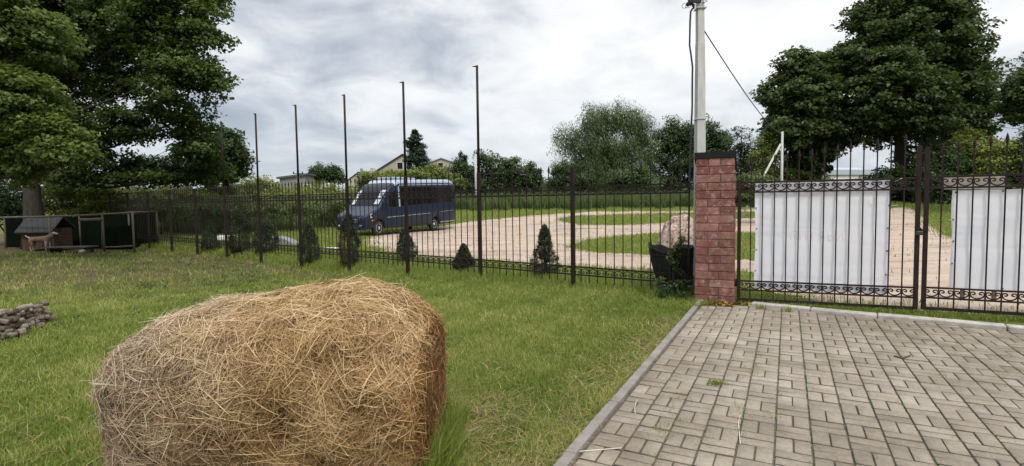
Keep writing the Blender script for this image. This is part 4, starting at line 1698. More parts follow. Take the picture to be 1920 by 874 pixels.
def dog():
    b = P(78, 465, 22.7)
    g = gzs(b.x, b.y)
    sc = 1.02
    root = thing('dog', 'tan dog with a pale head standing in front of the kennel inside the pen', 'dog', (b.x, b.y, g + .06))
    root.scale = (sc, sc, sc)
    N = [((-.36, 0, .50), .115, .12), ((-.12, 0, .50), .105, .115), ((.15, 0, .50), .125, .14), ((.30, 0, .53), .105, .13),      # trunk
         ((.42, 0, .63), .075, .085), ((.50, 0, .73), .075, .075), ((.57, 0, .745), .07, .065), ((.68, 0, .71), .042, .036), ((.73, 0, .70), .030, .026),
         ((-.46, 0, .55), .035, .035), ((-.58, 0, .60), .026, .026), ((-.66, 0, .66), .018, .018)]
    E = [(0, 1), (1, 2), (2, 3), (3, 4), (4, 5), (5, 6), (6, 7), (7, 8), (0, 9), (9, 10), (10, 11)]
    for sd in (-1, 1):
        k = len(N)
        N += [((-.37, sd * .075, .40), .07, .085), ((-.32 - .03 * sd, sd * .09, .28), .042, .05), ((-.42 - .03 * sd, sd * .09, .16), .024, .026), ((-.40 - .03 * sd, sd * .09, .03), .024, .024), ((-.36 - .03 * sd, sd * .09, .015), .026, .02)]
        E += [(0, k), (k, k + 1), (k + 1, k + 2), (k + 2, k + 3), (k + 3, k + 4)]
        k = len(N)
        N += [((.27, sd * .075, .40), .05, .065), ((.27 + .02 * sd, sd * .085, .22), .030, .032), ((.27 + .02 * sd, sd * .085, .04), .024, .024), ((.31 + .02 * sd, sd * .085, .015), .027, .02)]
        E += [(3, k), (k, k + 1), (k + 1, k + 2), (k + 2, k + 3)]
    o = skin('body', N, E, M['dog'], root)
    o.data.materials.append(M['dog_white'])
    for p in o.data.polygons:
        c = p.center
        if c.x > .47 or c.x < -.44 or (c.z < .2) or (c.x > .2 and c.z < .42 and c.x < .4):
            p.material_index = 1
    for sd in (-1, 1):
        mb = MB()
        mb.add([(.50, sd * .05, .79), (.53, sd * .075, .77), (.49, sd * .10, .70), (.47, sd * .07, .74), (.505, sd * .06, .78)], [(0, 1, 2, 3), (0, 3, 2, 1)])
        mb.build('ear', M['dog'], root, world=False)
        mb = MB(); mb.lathe([(.001, -.011), (.011, 0), (.001, .011)], (.625, sd * .042, .755), 8); mb.build('eye', M['black_plastic'], root, world=False)
    mb = MB(); mb.lathe([(.001, -.018), (.018, 0), (.001, .018)], (.755, 0, .705), 8); mb.build('nose', M['black_plastic'], root, world=False)


def pen():
    Y = 23.6
    def gp(px, Yv):
        p = P(px, 400, Yv)
        return Vector((p.x, p.y, gzs(p.x, p.y)))
    base = gp(150, Y)
    root = thing('animal_pen', 'low animal pen of grey wooden rails and dark green netting under the big tree', 'pen', base)
    def rail(a, b, r=.035, nm='rail', mt='wood_grey'):
        mb = MB(); mb.tube([a, a.lerp(b, .5) + Vector((0, 0, -.01)), b], r, 7); mb.build(nm, M[mt], root)
    tops = [(-60, 409), (92, 406), (192, 402), (248, 398)]
    F0 = [P(x, y, Y - .2 * i) for i, (x, y) in enumerate(tops)]
    for a, b in zip(F0[:-1], F0[1:]): rail(a, b, .045)
    for p in F0:
        rail(Vector((p.x, p.y, gzs(p.x, p.y) - .1)), p + Vector((0, 0, .04)), .042, 'post')
    rail(P(192, 464, Y - .4), P(249, 461, Y - .6), .035)
    rail(P(192, 404, Y - .42), P(192, 466, Y - .42), .035, 'post')
    pl = P(192, 411, Y - .45); pr = P(150, 412, Y - .3)
    rail(pl, pr, .07)
    back = [p + Vector((-.3, 2.0, 0)) for p in F0]
    for p in back: rail(Vector((p.x, p.y, gzs(p.x, p.y) - .1)), p, .04, 'post')
    for a, b in zip(back[:-1], back[1:]): rail(a, b, .035)
    rail(F0[-1], back[-1], .035); 
    # netting on the right hand door; dark sheets added behind for the dim inside
    def net(a, b, z0, z1):
        mb = MB()
        n = 12
        V = []
        for i in range(n + 1):
            p = a.lerp(b, i / n)
            q = Vector((0, 0, 1)).cross((b - a).normalized()) * (.04 * math.sin(i * 1.9))
            g = gzs(p.x, p.y)
            V += [(p.x + q.x, p.y + q.y, g + z0), (p.x + q.x * .3, p.y + q.y * .3, p.z - z1 + .02 * math.sin(i * 2.7))]
        mb.add(V, [(2 * i, 2 * i + 2, 2 * i + 3, 2 * i + 1) for i in range(n)])
        mb.build('netting', M['net'], root)
    for a, b in zip(back[:-1], back[1:]): net(a, b, .05, .05)
    net(F0[2] + Vector((.06, .03, 0)), F0[3] + Vector((-.06, .03, 0)), .12, .55)
    # thin wire mesh on the front
    mb = MB()
    for a, b in zip(F0[:2], F0[1:3]):
        for i in range(1, 14):
            p = a.lerp(b, i / 14)
            mb.tube([(p.x, p.y, gzs(p.x, p.y)), tuple(p)], .004, 3, cap=False)
    mb.build('wire_mesh', M['net'], root)

    # kennel
    kb = gp(86, Y + .75)
    kx = kb.x
    k = thing('kennel', 'small wooden dog kennel with a sloping grey felt roof inside the pen', 'kennel', kb)
    w, d, h = 1.42, 1.0, .95
    mb = MB()
    for i in range(6):
        z = kb.z + .08 + i * h / 6
        mb.box((kx, kb.y - d / 2, z + h / 12), (w, .03, h / 6 - .012))
        mb.box((kx - w / 2, kb.y, z + h / 12), (.03, d, h / 6 - .012))
        mb.box((kx + w / 2, kb.y, z + h / 12), (.03, d, h / 6 - .012))
    mb.build('wall', M['wood_brown'], k)
    mb = MB(); mb.box((kx + .42, kb.y - d / 2 - .02, kb.z + .36), (.44, .03, .52), bev=.01); mb.build('doorway', M['black_plastic'], k)
    mb = MB()
    x0, yf, ym, yb = kx - w / 2 - .12, kb.y - d / 2 - .22, kb.y - .05, kb.y + d / 2 + .15
    za, zr_, zb2 = kb.z + .84, kb.z + 1.50, kb.z + .95
    mb.prism([(x0, yf, za), (x0, ym, zr_), (x0, yb, zb2), (x0, yb, zb2 + .05), (x0, ym, zr_ + .06), (x0, yf, za + .05)], (w + .24, 0, 0))
    mb.build('roof', M['felt'], k)
    # plank platform
    pb = P(133, 466, 22.6)
    g = gzs(pb.x, pb.y)
    t = thing('plank_platform', 'low weathered plank platform on the ground in front of the kennel', 'platform', (pb.x, pb.y, g))
    mb = MB()
    for j in range(4): mb.box((pb.x, pb.y - .3 + j * .19, g + .27), (1.8, .17, .04), rz=.03)
    mb.build('deck', M['wood_grey'], t)
    for s in (-.7, .7):
        mb = MB(); mb.box((pb.x + s, pb.y, g + .12), (.12, .6, .24), rz=.03); mb.build('support', M['wood_brown'], t)
    for j, (px, lab, mt) in enumerate(((154, 'pale round stone under the right end of the plank platform', 'stone_pale'), (166, 'dark round stone beside the pale one under the plank platform', 'rubber'))):
        p = P(px, 470, 22.1)
        g2 = gzs(p.x, p.y)
        mb = MB()
        mb.lathe([(.02, .0), (.10, .03), (.13, .10), (.09, .18), (.01, .21)], (p.x, p.y, g2 - .01), 12)
        setp(mb.build('stone', M[mt]), lab, 'stone')


dog()
pen()

# ------------------------------------------------------------------ boulder, tub, slabs
def boulder():
    Y = 11.9
    c = P(1286, 470, Y)
    g = gzs(c.x, c.y)
    top = P(1270, 393, Y).z
    bm = bmesh.new()
    bmesh.ops.create_icosphere(bm, subdivisions=5, radius=1)
    hx, hz = .64, (top - g) / 2 - .01
    for v in bm.verts:
        p = v.co.normalized()
        lump = 1 + .10 * math.sin(3.1 * p.x + 1.3 * p.y * 3 + 1) * math.sin(2.7 * p.z + 2 * p.y) + .04 * math.sin(9 * p.x + 5 * p.z) * math.sin(8 * p.y + 2)
        taper = 1 - .30 * max(0, p.z) + .0
        v.co = Vector((c.x + (p.x * hx * taper + .16 * -max(0, p.z)) * lump, c.y + p.y * .5 * taper * lump, g - .12 + hz + p.z * hz * lump))
    for f in bm.faces: f.smooth = True
    me = bpy.data.meshes.new('boulder')
    bm.to_mesh(me); bm.free()
    me.materials.append(M['granite'])
    o = place('boulder', me)
    setp(o, 'big upright pink granite boulder behind the dark tub', 'boulder')


boulder()


def tub():
    Y = 9.95
    c = P(1262, 500, Y)
    g = gzs(c.x, c.y)
    H = P(1262, 466, Y - .4).z - g
    root = thing('planter_tub', 'broken dark half barrel planter standing behind the fence beside the brick pillar', 'planter', (c.x + .06, c.y, g))
    mb = MB()
    n = 36
    V, F = [], []
    rr = random.Random(2)
    jag = [.03 * math.sin(i * 1.3) + .05 * math.sin(i * .45 + 1) + rr.uniform(-.012, .012) for i in range(n)]
    prof = [(.30, 0, 0), (.36, .25, 0), (.44, .55, 0), (.49, .86, 0), (.515, 1.0, 1), (.485, .995, 1), (.45, .80, 0), (.38, .5, 0)]
    for r, z, top in prof:
        for i in range(n):
            a = 2 * PI * i / n
            stave = 1 + .006 * (1 if i % 3 == 0 else 0)
            V.append((c.x + .06 + r * stave * math.cos(a), c.y + r * stave * math.sin(a), g + z * H + top * jag[i]))
    for k in range(len(prof) - 1):
        for i in range(n):
            j = (i + 1) % n
            F.append((k * n + i, k * n + j, (k + 1) * n + j, (k + 1) * n + i))
    F.append(tuple((len(prof) - 1) * n + i for i in range(n)))
    mb.add(V, F, False)
    mb.build('shell', M['rubber'], root)
    for z, r in ((.84, .492), (.3, .378)):
        mb = MB()
        mb.tube([(c.x + .06 + r * math.cos(a), c.y + r * math.sin(a), g + z * H) for a in np.linspace(0, 2 * PI, 37)], .012, 6, cap=False)
        mb.build('hoop', M['cap'], root)


tub()


def slab(px, py, Y, w, h, d, label, rz=.3, mt='stone_pale'):
    p = P(px, py, Y)
    g = gzs(p.x, p.y)
    mb = MB()
    mb.box((p.x, p.y, g + h / 2), (w, d, h), rz=rz, bev=min(.03, h * .3))
    return setp(mb.build('stone_slab', M[mt], None), label, 'slab')


def slabs():
    p = G(533, 461)
    mb = MB()
    z = p.z
    mb.prism([(p.x - .55, p.y, z - .05), (p.x + .45, p.y, z - .05), (p.x + .42, p.y, z + .02), (p.x + .1, p.y, z + .22), (p.x - .3, p.y, z + .36), (p.x - .55, p.y, z + .36)], (.1, .5, 0))
    setp(mb.build('stone_slab', M['wall_grey']), 'light grey wedge shaped slab on the grass between the two left thuja bushes', 'slab')
    p = G(520, 424)
    slab(514, 420, p.y, .9, .9, .3, 'upright grey slab among the weeds behind the leftmost bushes')
    p = G(592, 415)
    slab(588, 411, p.y + 2, 1.6, .35, .4, 'low pale slab in the weeds left of the minibus')
    p = G(616, 468)
    slab(611, 466, p.y, .9, .06, .4, 'thin white slab lying on the grass in front of the minibus nose', mt='wall_white')
    p = G(425, 452)
    slab(424, 449, p.y, .7, .25, .4, 'small white stone block between the two leftmost thuja bushes', mt='wall_white')


slabs()


# rubble of old pale bricks at the left edge
M['old_brick'] = attrmat('old_pale_brick', [(0, (.11, .080, .058)), (.5, (.22, .18, .14)), (1, (.40, .35, .29))], 'tint', 6, .8, .95, (.5, .5, .42), .8)


def rubble():
    i = 0
    labs = ['widest heap of pale brick rubble at the very left edge of the lawn', 'middle one of the three heaps of brick rubble on the left lawn', 'rightmost narrow heap of pale brick rubble on the left lawn']
    for (px, base, top, w) in ((8, 640, 560, 30), (44, 622, 566, 13), (66, 614, 554, 11)):
        p = G(px, base)
        sc = p.y / 1000
        H = (base - top) * sc * .8
        mb = MB()
        rr = random.Random(px)
        z = p.z
        hw = w * sc / 2
        mb.lathe([(hw * 1.05, -.06), (hw * .95, .05), (hw * .5, H * .55), (.02, H * .7)], (p.x, p.y, p.z), 9, smooth=False)
        for q in range(int(34 + w * 2.4)):
            t = rr.random()
            bx, by = max(-1, min(1, rr.gauss(0, .5))) * hw, max(-.2, min(.2, rr.gauss(0, .12)))
            zz = p.z + H * t * max(0, 1 - (abs(bx) / hw) ** 1.5 * .8) * .9
            a1, a2, a3 = (rr.uniform(-1, 1) for _ in range(3))
            X = Vector((1, a1 * .8, a2 * .45)).normalized()
            Y = Vector((0, 0, 1)).cross(X).normalized()
            mb.box((p.x + bx, p.y + by, zz + .03), (rr.uniform(.07, .17), rr.uniform(.06, .11), rr.uniform(.045, .075)), ax=(X, Y, X.cross(Y)), bev=.016, tint=min(1, rr.random() * 1.2))
        setp(mb.build('rubble_heap', M['old_brick']), labs[i], 'rubble', 'heaps of old brick rubble')
        i += 1


rubble()


# ------------------------------------------------------------------ thuja bushes along the fence
def thuja(px, base, top, wpx, label, seed, brown=0., lean=0.):
    g = G(px, base)
    Y = g.y
    H = P(px, top, Y).z - g.z
    R = wpx / 2 * Y / 1000
    root = thing('thuja', label, 'bush', g, group='small thuja bushes planted along the fence')
    r = np.random.default_rng(seed)
    mb = MB()
    mb.tube([g - Vector((0, 0, .05)), g + Vector((lean * .5, 0, H * .5)), g + Vector((lean, 0, H * .9))], [.035, .025, .008], 6)
    mb.build('trunk', M['bark'], root)
    # dark inner body
    prof = lambda t: np.interp(t, [0, .06, .25, .5, .75, .92, 1], [.55, .85, 1.0, .86, .58, .28, .03])
    n = int(330)
    t = r.random(n) ** .8
    a = r.random(n) * 2 * PI
    rad = prof(t) * R * (.55 + .45 * r.random(n) ** .4) * (1 + .26 * np.sin(2 * a + seed * 1.7 + 3 * t) + .20 * np.sin(8 * t + a * 2 + seed))
    C = np.stack([g.x + lean * t + rad * np.cos(a), g.y + rad * np.sin(a), g.z + .03 + t * H * .97], 1)
    Od = np.stack([np.cos(a), np.sin(a), np.full(n, .5)], 1)
    tc = np.clip(.42 + .16 * np.sin(5 * t + a) + .2 * (rad / (prof(t) * R + 1e-6) - .8) + r.normal(0, .1, n), 0, 1)
    V, F, T = leaf_cloud(C, R * .22, 34, max(.045, R * .13), .35, 1.3, 0, .6, tc, outward=Od, seed=seed)
    midx = np.zeros(len(F), int)
    if brown:
        cx = V[F[:, 0]]
        midx = ((cx[:, 0] - g.x < -R * (.9 - brown)) & (cx[:, 2] - g.z < H * .62) & (r.random(len(F)) < .9)).astype(int)
    place('foliage', npmesh('foliage', V, F, [M['leaf_thu'], M['leaf_brn']], T, midx=midx), root)


thuja(395, 471, 428, 34, 'leftmost low dark thuja bush, fading into the fence under the tree', 31)
thuja(450, 475, 398, 44, 'tall dark thuja bush second from the left, wide at its foot', 32)
thuja(500, 474, 416, 42, 'blunt flat topped thuja bush third from the left', 33)
thuja(581, 492, 420, 40, 'pointed thuja bush with a broad foot just left of the minibus', 34)
thuja(655, 497, 402, 46, 'half dead thuja bush with red brown lower branches, in front of the minibus nose', 35, brown=.75)
thuja(766, 489, 432, 34, 'crooked narrow thuja bush in front of the middle of the minibus', 36, lean=-.12)
thuja(870, 508, 460, 30, 'smallest thuja bush, at the foot of the tallest fence pole', 37)
thuja(1022, 519, 424, 42, 'neat cone shaped thuja bush on the right, the biggest and clearest of the row', 38)

# ------------------------------------------------------------------ trees
MD, MC, MW, MM, MY, MS = (M[k] for k in ('leaf_dark', 'leaf_chest', 'leaf_will', 'leaf_mid', 'leaf_yel', 'leaf_spr'))

# big maple at the left (trunk behind the pen)
tree('maple_tree', 'huge dark maple spreading over the whole left side above the animal pen', 'tree', 62, 25.5,
     [(150, 50, 150, 110, 0, 1.2, .38), (300, 40, 85, 75, -1, 1, .44), (380, 50, 50, 60, -1, .7, .5), (335, 140, 85, 55, -1, .9, .46), (398, 150, 38, 45, 0, .45, .5),
      (215, 150, 60, 45, 0, .6, .35), (250, 230, 80, 42, 0, .65, .34), (350, 220, 66, 40, 0, .75, .4), (370, 278, 58, 36, 0, .75, .36), (190, 285, 60, 40, 0, .6, .25), (265, 318, 66, 32, 1, .85, .24), (350, 325, 66, 28, 1, .8, .24), (420, 318, 26, 18, 1, .3, .3),
      (215, 335, 50, 22, 0, .45, .2), (130, 330, 55, 24, 0, .45, .22), (300, 342, 50, 16, 0, .35, .2), (120, 220, 80, 70, 1, .7, .3), (10, 120, 120, 140, 0, .9, .4), (110, 300, 70, 40, 1, .5, .25), (60, -70, 200, 90, 0, .6, .4), (290, -60, 130, 80, 0, .7, .44), (395, -15, 45, 40, 0, .4, .46)],
     MD, 2100, 80, .155, .40, top_py=40, gap=.36, crad=.58, seed=3, ntwig=240, shell=.6, flat=.5, asp=.8)
# its lit nearer foliage as a separate tree, light put into the leaf tint
tree('maple_tree', 'lit foliage of the huge maple at the far left edge, tinted lighter', 'tree', -40, 18.0,
     [(50, 60, 80, 70, 0, .8, .62), (40, 190, 80, 60, -.5, .8, .66), (90, 260, 75, 45, -.5, 1, .72), (30, 300, 65, 45, 0, .8, .6), (125, 280, 45, 38, -.5, .6, .75), (-40, 150, 80, 150, 0, .8, .5)],
     M['leaf_dark'], 520, 84, .135, .2, top_py=80, gap=.25, crad=.5, seed=9, ntwig=60, shell=.5, flat=.45, asp=.8)
tree('tree', 'small round dark tree beside the huge maple, behind the leftmost tall pole', 'tree', 425, 33,
     [(420, 285, 36, 42, 0, 1, .4), (448, 305, 20, 28, 0, .6, .45), (405, 322, 42, 26, 0, .8, .5), (425, 252, 16, 18, 0, .3, .4)], MM, 330, 44, .21, .14, top_py=280, seed=13, crad=.55)
# shrubs behind pen and fence on the left
tree('shrub', 'bright green bushy shrub just behind the animal pen, right of the maple trunk', 'shrub', 150, 29,
     [(130, 370, 60, 45, 0, 1, .75), (185, 368, 45, 42, 0, 1, .8), (95, 345, 45, 30, 0, .6, .6), (215, 388, 34, 34, 0, .6, .6)], MY, 420, 40, .15, .05, seed=15, crad=.45)
tree('shrub', 'dim green shrub at the left edge behind the animal pen', 'shrub', 20, 29,
     [(20, 380, 55, 45, 0, 1, .3), (-40, 360, 60, 60, 0, 1, .3)], MM, 260, 40, .16, .05, seed=16, crad=.5)
for i, (px, top, rx, Y, mt, ti, lab) in enumerate((
        (265, 348, 46, 31, MY, .75, 'dull green wild shrub behind the far end of the fence'),
        (345, 344, 50, 32, MY, .8, 'wild shrub behind the fence left of the leftmost tall pole'),
        (410, 334, 44, 34, MY, .8, 'light yellow green shrub below the small round dark tree'),
        (478, 326, 52, 36, MY, .9, 'yellow green shrub with pale shoots left of the grey shed'),
        (545, 340, 46, 36, MY, .8, 'yellow green shrub in front of the grey shed'),
        (612, 334, 48, 40, MY, .8, 'yellow green shrub below the pair of round trees'))):
    b = 402
    tree('shrub', lab, 'shrub', px, Y, [(px, (top + b) / 2 + 4, rx, (b - top) / 2, 0, 1, ti), (px - rx * .6, (top + b) / 2 + 16, rx * .6, (b - top) / 2.8, 0, .6, ti - .05), (px + rx * .6, (top + b) / 2 + 12, rx * .6, (b - top) / 2.4, 0, .6, ti)],
         mt, 260, 40, .15, .05, seed=40 + i, crad=.45, ns=1.6)
# darker tangled growth low behind the fence
for i, (px, py, rx, ry, Y, lab) in enumerate(((300, 392, 60, 26, 29, 'dark low tangle of brush behind the fence, nearest the pen'), (430, 388, 66, 28, 30, 'dark low tangle of brush behind the two leftmost thuja bushes'),
                                           (545, 384, 60, 26, 31, 'dark low tangle of brush left of the minibus'), (625, 386, 40, 24, 34, 'dark low tangle of brush behind the nose of the minibus'))):
    tree('bush', lab, 'bush', px, Y, [(px, py, rx, ry, 0, 1, .72), (px - rx * .5, py + 8, rx * .6, ry * .8, 0, .6, .6), (px + rx * .5, py + 6, rx * .6, ry * .8, 0, .6, .66)], M['leaf_weed'], 150, 34, .11, .04, seed=60 + i, crad=.4)

# far pair, conifer, garden trees
tree('tree', 'left one of the pair of small round trees right of the grey shed', 'tree', 598, 85, [(598, 326, 15, 17), (590, 336, 12, 10)], MM, 130, 34, .32, .18, seed=71, crad=.8)
tree('tree', 'right one of the pair of small round trees, next to the far house', 'tree', 624, 86, [(624, 327, 17, 15), (634, 333, 11, 10)], MM, 130, 34, .32, .18, seed=72, crad=.8)


def conifer():
    Y = 62
    b = P(786, 360, Y)
    g = gzs(b.x, b.y)
    root = thing('conifer', 'dark ragged conifer standing above the minibus roof beside the cream house', 'tree', (b.x, b.y, g))
    top = P(778, 246, Y)
    mb = MB()
    mb.tube([(b.x, b.y, g - .1), (b.x, b.y, top.z * .6), (top.x, b.y, top.z)], [.22, .13, .02], 8)
    r = np.random.default_rng(5)
    C, O, T = [], [], []
    for lv in range(26):
        t = lv / 25
        z = g + 1.5 + (top.z - g - 1.6) * t
        R = (1 - t) ** .75 * 2.3 + .12
        if 0.72 < t < .95: R += .35
        cx = b.x + (top.x - b.x) * t
        for k in range(9 if t < .8 else 5):
            a = r.random() * 2 * PI
            L = R * (.6 + .5 * r.random())
            e = Vector((cx + L * math.cos(a), b.y + L * math.sin(a), z - L * .12 + .25 * r.random()))
            mb.tube([(cx, b.y, z), tuple(e)], [.03, .01], 4, cap=False)
            for q in np.linspace(.35, 1, 5):
                C.append((cx + L * q * math.cos(a), b.y + L * q * math.sin(a), z + (e.z - z) * q))
                O.append((math.cos(a), math.sin(a), .3)); T.append(.35 + .3 * q * r.random())
    mb.build('trunk', M['bark'], root)
    V, F, TT = leaf_cloud(np.array(C), .34, 22, .24, .3, .6, .25, .5, np.array(T), outward=np.array(O), seed=5)
    place('crown', npmesh('crown', V, F, MS, TT), root)


conifer()
for i, (px, py, rx, ry, Y, ti, lab) in enumerate(((700, 335, 30, 13, 52, .55, 'yellowish shrub under the left slope of the cream house'), (735, 334, 34, 15, 50, .6, 'yellow green shrub in front of the cream house wall'),
                                              (818, 330, 26, 20, 52, .6, 'yellow green shrub between the conifer and the dark garden trees'), (775, 336, 30, 18, 50, .5, 'green shrub low in front of the conifer'), (850, 345, 22, 22, 54, .45, 'green shrub behind the rear corner of the minibus'))):
    tree('shrub', lab, 'shrub', px, Y, [(px, py, rx, ry, 0, 1, ti), (px + rx * .4, py + 12, rx * .7, ry, 0, .7, ti - .1), (px - rx * .4, py + 14, rx * .7, ry, 0, .7, ti - .1)], MY, 170, 36, .2, .05, seed=80 + i, crad=.55)

for i, (px, w, lab) in enumerate(((864, 3.6, 'left, taller one of two narrow columnar cypresses poking above the garden trees'), (872, 3.2, 'right, shorter one of two narrow columnar cypresses poking above the garden trees'))):
    tree('cypress', lab, 'tree', px, 66, [(px, 305 + i * 4, w, 22, 0, 1, .4), (px, 325, w * 1.1, 25, 0, 1, .3), (px, 350, w * 1.1, 20, 0, 1, .3)], MS, 150, 26, .22, .06, seed=90 + i, crad=.3, gap=.05, asp=.4)
tree('tree', 'dark spreading garden tree with twiggy top behind the slim white pole', 'tree', 900, 56,
     [(858, 318, 22, 18, 0, .7, .3), (880, 330, 30, 24, 0, 1, .25), (910, 300, 22, 20, 0, .8, .4), (925, 322, 22, 24, 0, .8, .35), (895, 350, 45, 26, 0, 1.2, .22), (860, 358, 28, 22, 0, .7, .22)], MM, 430, 40, .22, .16, top_py=305, seed=95, crad=.62)
tree('tree', 'round garden tree with lighter top, middle of the group left of the willow', 'tree', 962, 57,
     [(958, 312, 25, 22, 0, 1, .5), (945, 335, 30, 22, 0, 1, .35), (975, 335, 28, 22, 0, 1, .35), (965, 358, 44, 22, 0, 1, .22)], MM, 330, 40, .23, .15, top_py=305, seed=96, crad=.6)
tree('tree', 'small rounded dark tree at the right end of the garden group, beside the sky gap', 'tree', 997, 58,
     [(996, 318, 14, 18, 0, 1, .3), (1004, 335, 16, 20, 0, 1, .3), (992, 356, 26, 24, 0, 1.2, .26)], MM, 200, 36, .22, .13, top_py=315, seed=97, crad=.5)
# willow
tree('willow_tree', 'tall grey green willow with drooping feathery branches in the middle background', 'tree', 1140, 56,
     [(1120, 225, 38, 34, 0, .9, .62), (1165, 222, 40, 32, 0, .9, .66), (1200, 240, 28, 40, 0, .7, .6), (1070, 255, 30, 26, 0, .6, .5), (1052, 270, 20, 24, 0, .35, .5), (1110, 275, 50, 40, 0, 1, .5),
      (1170, 280, 50, 45, 0, 1, .5), (1130, 325, 70, 40, 0, 1.2, .40), (1110, 358, 60, 26, 0, .9, .34), (1185, 358, 55, 26, 0, .9, .34), (1215, 290, 22, 45, 0, .6, .45), (1075, 320, 40, 30, 0, .7, .42), (1190, 330, 50, 26, 0, .7, .4)],
     MW, 1900, 50, .26, .4, top_py=220, gap=.26, seed=101, crad=.62, asp=.22, droop=1.1, flat=.9, ntwig=120, up=.1)
tree('bush', 'dense dark bush at the lower left foot of the willow', 'bush', 1060, 54, [(1058, 328, 26, 24, 0, 1, .45), (1085, 350, 36, 26, 0, 1, .35), (1040, 356, 24, 22, 0, .8, .45)], MM, 330, 36, .2, .06, seed=102, crad=.55)
tree('tree', 'leafy green tree between the willow and the white utility pole', 'tree', 1270, 57,
     [(1268, 252, 34, 30, 0, 1, .5), (1245, 275, 28, 36, 0, .9, .45), (1295, 275, 30, 40, 0, .9, .4), (1270, 315, 52, 34, 0, 1, .3), (1250, 355, 55, 28, 0, 1, .25), (1262, 226, 14, 10, 0, .2, .5)], MM, 640, 42, .22, .25, top_py=240, seed=103, crad=.62)
tree('tree', 'dark tree just right of the white utility pole and brick pillar', 'tree', 1335, 55,
     [(1335, 258, 30, 28, 0, 1, .38), (1352, 285, 28, 30, 0, 1, .35), (1330, 310, 40, 34, 0, 1, .3), (1340, 352, 45, 28, 0, 1, .22), (1325, 232, 10, 12, 0, .25, .5)], MM, 420, 42, .22, .2, top_py=250, seed=104, crad=.6)
tree('tree', 'thin airy tree with gaps of sky, left of the braced pole', 'tree', 1390, 50,
     [(1385, 262, 26, 26, 0, .35, .5), (1400, 245, 14, 14, 0, .15, .5), (1405, 290, 32, 26, 0, .9, .45), (1385, 318, 40, 24, 0, 1, .4), (1390, 354, 45, 24, 0, 1.2, .3)], MM, 250, 36, .2, .12, top_py=250, seed=105, crad=.5, gap=.45)
tree('shrub', 'yellow topped shrub right behind the braced pole', 'shrub', 1438, 46,
     [(1440, 268, 26, 18, 0, .8, .5), (1435, 298, 32, 26, 0, 1, .35), (1440, 330, 36, 18, 0, 1, .3)], MY, 330, 40, .17, .08, seed=106, crad=.5)
tree('bush', 'small pale leaved bush at the foot of the braced pole', 'bush', 1425, 33, [(1424, 338, 20, 14, 0, 1, .6), (1400, 346, 24, 16, 0, 1, .5), (1436, 366, 34, 22, 0, 1.2, .4), (1400, 372, 30, 18, 0, 1, .4)], M['leaf_weed'], 260, 36, .14, .04, seed=107, crad=.35)
tree('bush', 'grey green bush below the willow, right in front of its foot', 'bush', 1180, 48, [(1195, 328, 26, 22, 0, 1, .4), (1160, 336, 30, 16, 0, 1, .35), (1215, 345, 28, 14, 0, 1, .4)], MW, 230, 36, .17, .05, seed=108, crad=.5)

# two great dark trees at the right
tree('chestnut_tree', 'great dark chestnut tree with a thick pale trunk behind the gate, tallest on the right', 'tree', 1690, 47,
     [(1700, 60, 95, 90, 0, 1, .45), (1640, 100, 70, 70, -1, .9, .42), (1780, 110, 80, 90, 0, 1, .42), (1660, 170, 90, 70, -2, 1, .45), (1810, 200, 58, 75, 0, .9, .42), (1720, 200, 80, 70, -2, 1, .4),
      (1610, 220, 60, 55, -1, .7, .35), (1700, -20, 100, 70, 0, .7, .42), (1770, 20, 60, 60, 0, .6, .4), (1800, 265, 60, 36, 1, .7, .3), (1660, 240, 50, 40, 1, .5, .3), (1845, 150, 26, 40, 0, .4, .42), (1620, 30, 40, 45, 0, .4, .45), (1740, 290, 70, 26, 3, .5, .2)],
     MC, 1700, 56, .31, .60, top_py=60, gap=.34, crad=.95, seed=111, ntwig=120, shell=.55, flat=.45, asp=.75)
tree('chestnut_tree', 'lower dark chestnut tree with sky showing through its left side, above the white banner', 'tree', 1530, 47,
     [(1500, 130, 45, 38, 0, .6, .45), (1462, 180, 44, 34, 0, .55, .4), (1525, 185, 60, 45, -1, .9, .4), (1560, 130, 40, 35, 0, .6, .42), (1490, 240, 55, 40, -1, .9, .4), (1560, 240, 60, 45, 0, .9, .3), (1460, 225, 28, 30, 0, .35, .38),
      (1520, 290, 45, 30, 0, .8, .25), (1505, 318, 40, 20, 1, .7, .2)],
     MC, 1050, 48, .32, .38, top_py=140, gap=.36, crad=.82, seed=112, ntwig=110, shell=.55, flat=.45, asp=.75)
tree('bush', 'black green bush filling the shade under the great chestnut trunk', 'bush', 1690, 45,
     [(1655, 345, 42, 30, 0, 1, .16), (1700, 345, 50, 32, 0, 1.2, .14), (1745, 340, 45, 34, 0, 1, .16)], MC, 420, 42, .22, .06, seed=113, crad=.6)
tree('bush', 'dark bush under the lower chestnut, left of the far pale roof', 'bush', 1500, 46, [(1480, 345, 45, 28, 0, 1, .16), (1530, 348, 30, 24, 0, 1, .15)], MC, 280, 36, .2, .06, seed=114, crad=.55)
tree('tree', 'tree at the right edge of the picture, only its left branches in view', 'tree', 1990, 34,
     [(1915, 185, 36, 42, 0, .8, .35), (1960, 170, 60, 70, 0, 1, .35), (1905, 160, 24, 24, 0, .4, .4)], MC, 420, 46, .24, .3, top_py=150, seed=115, crad=.6, gap=.3, flat=.5)
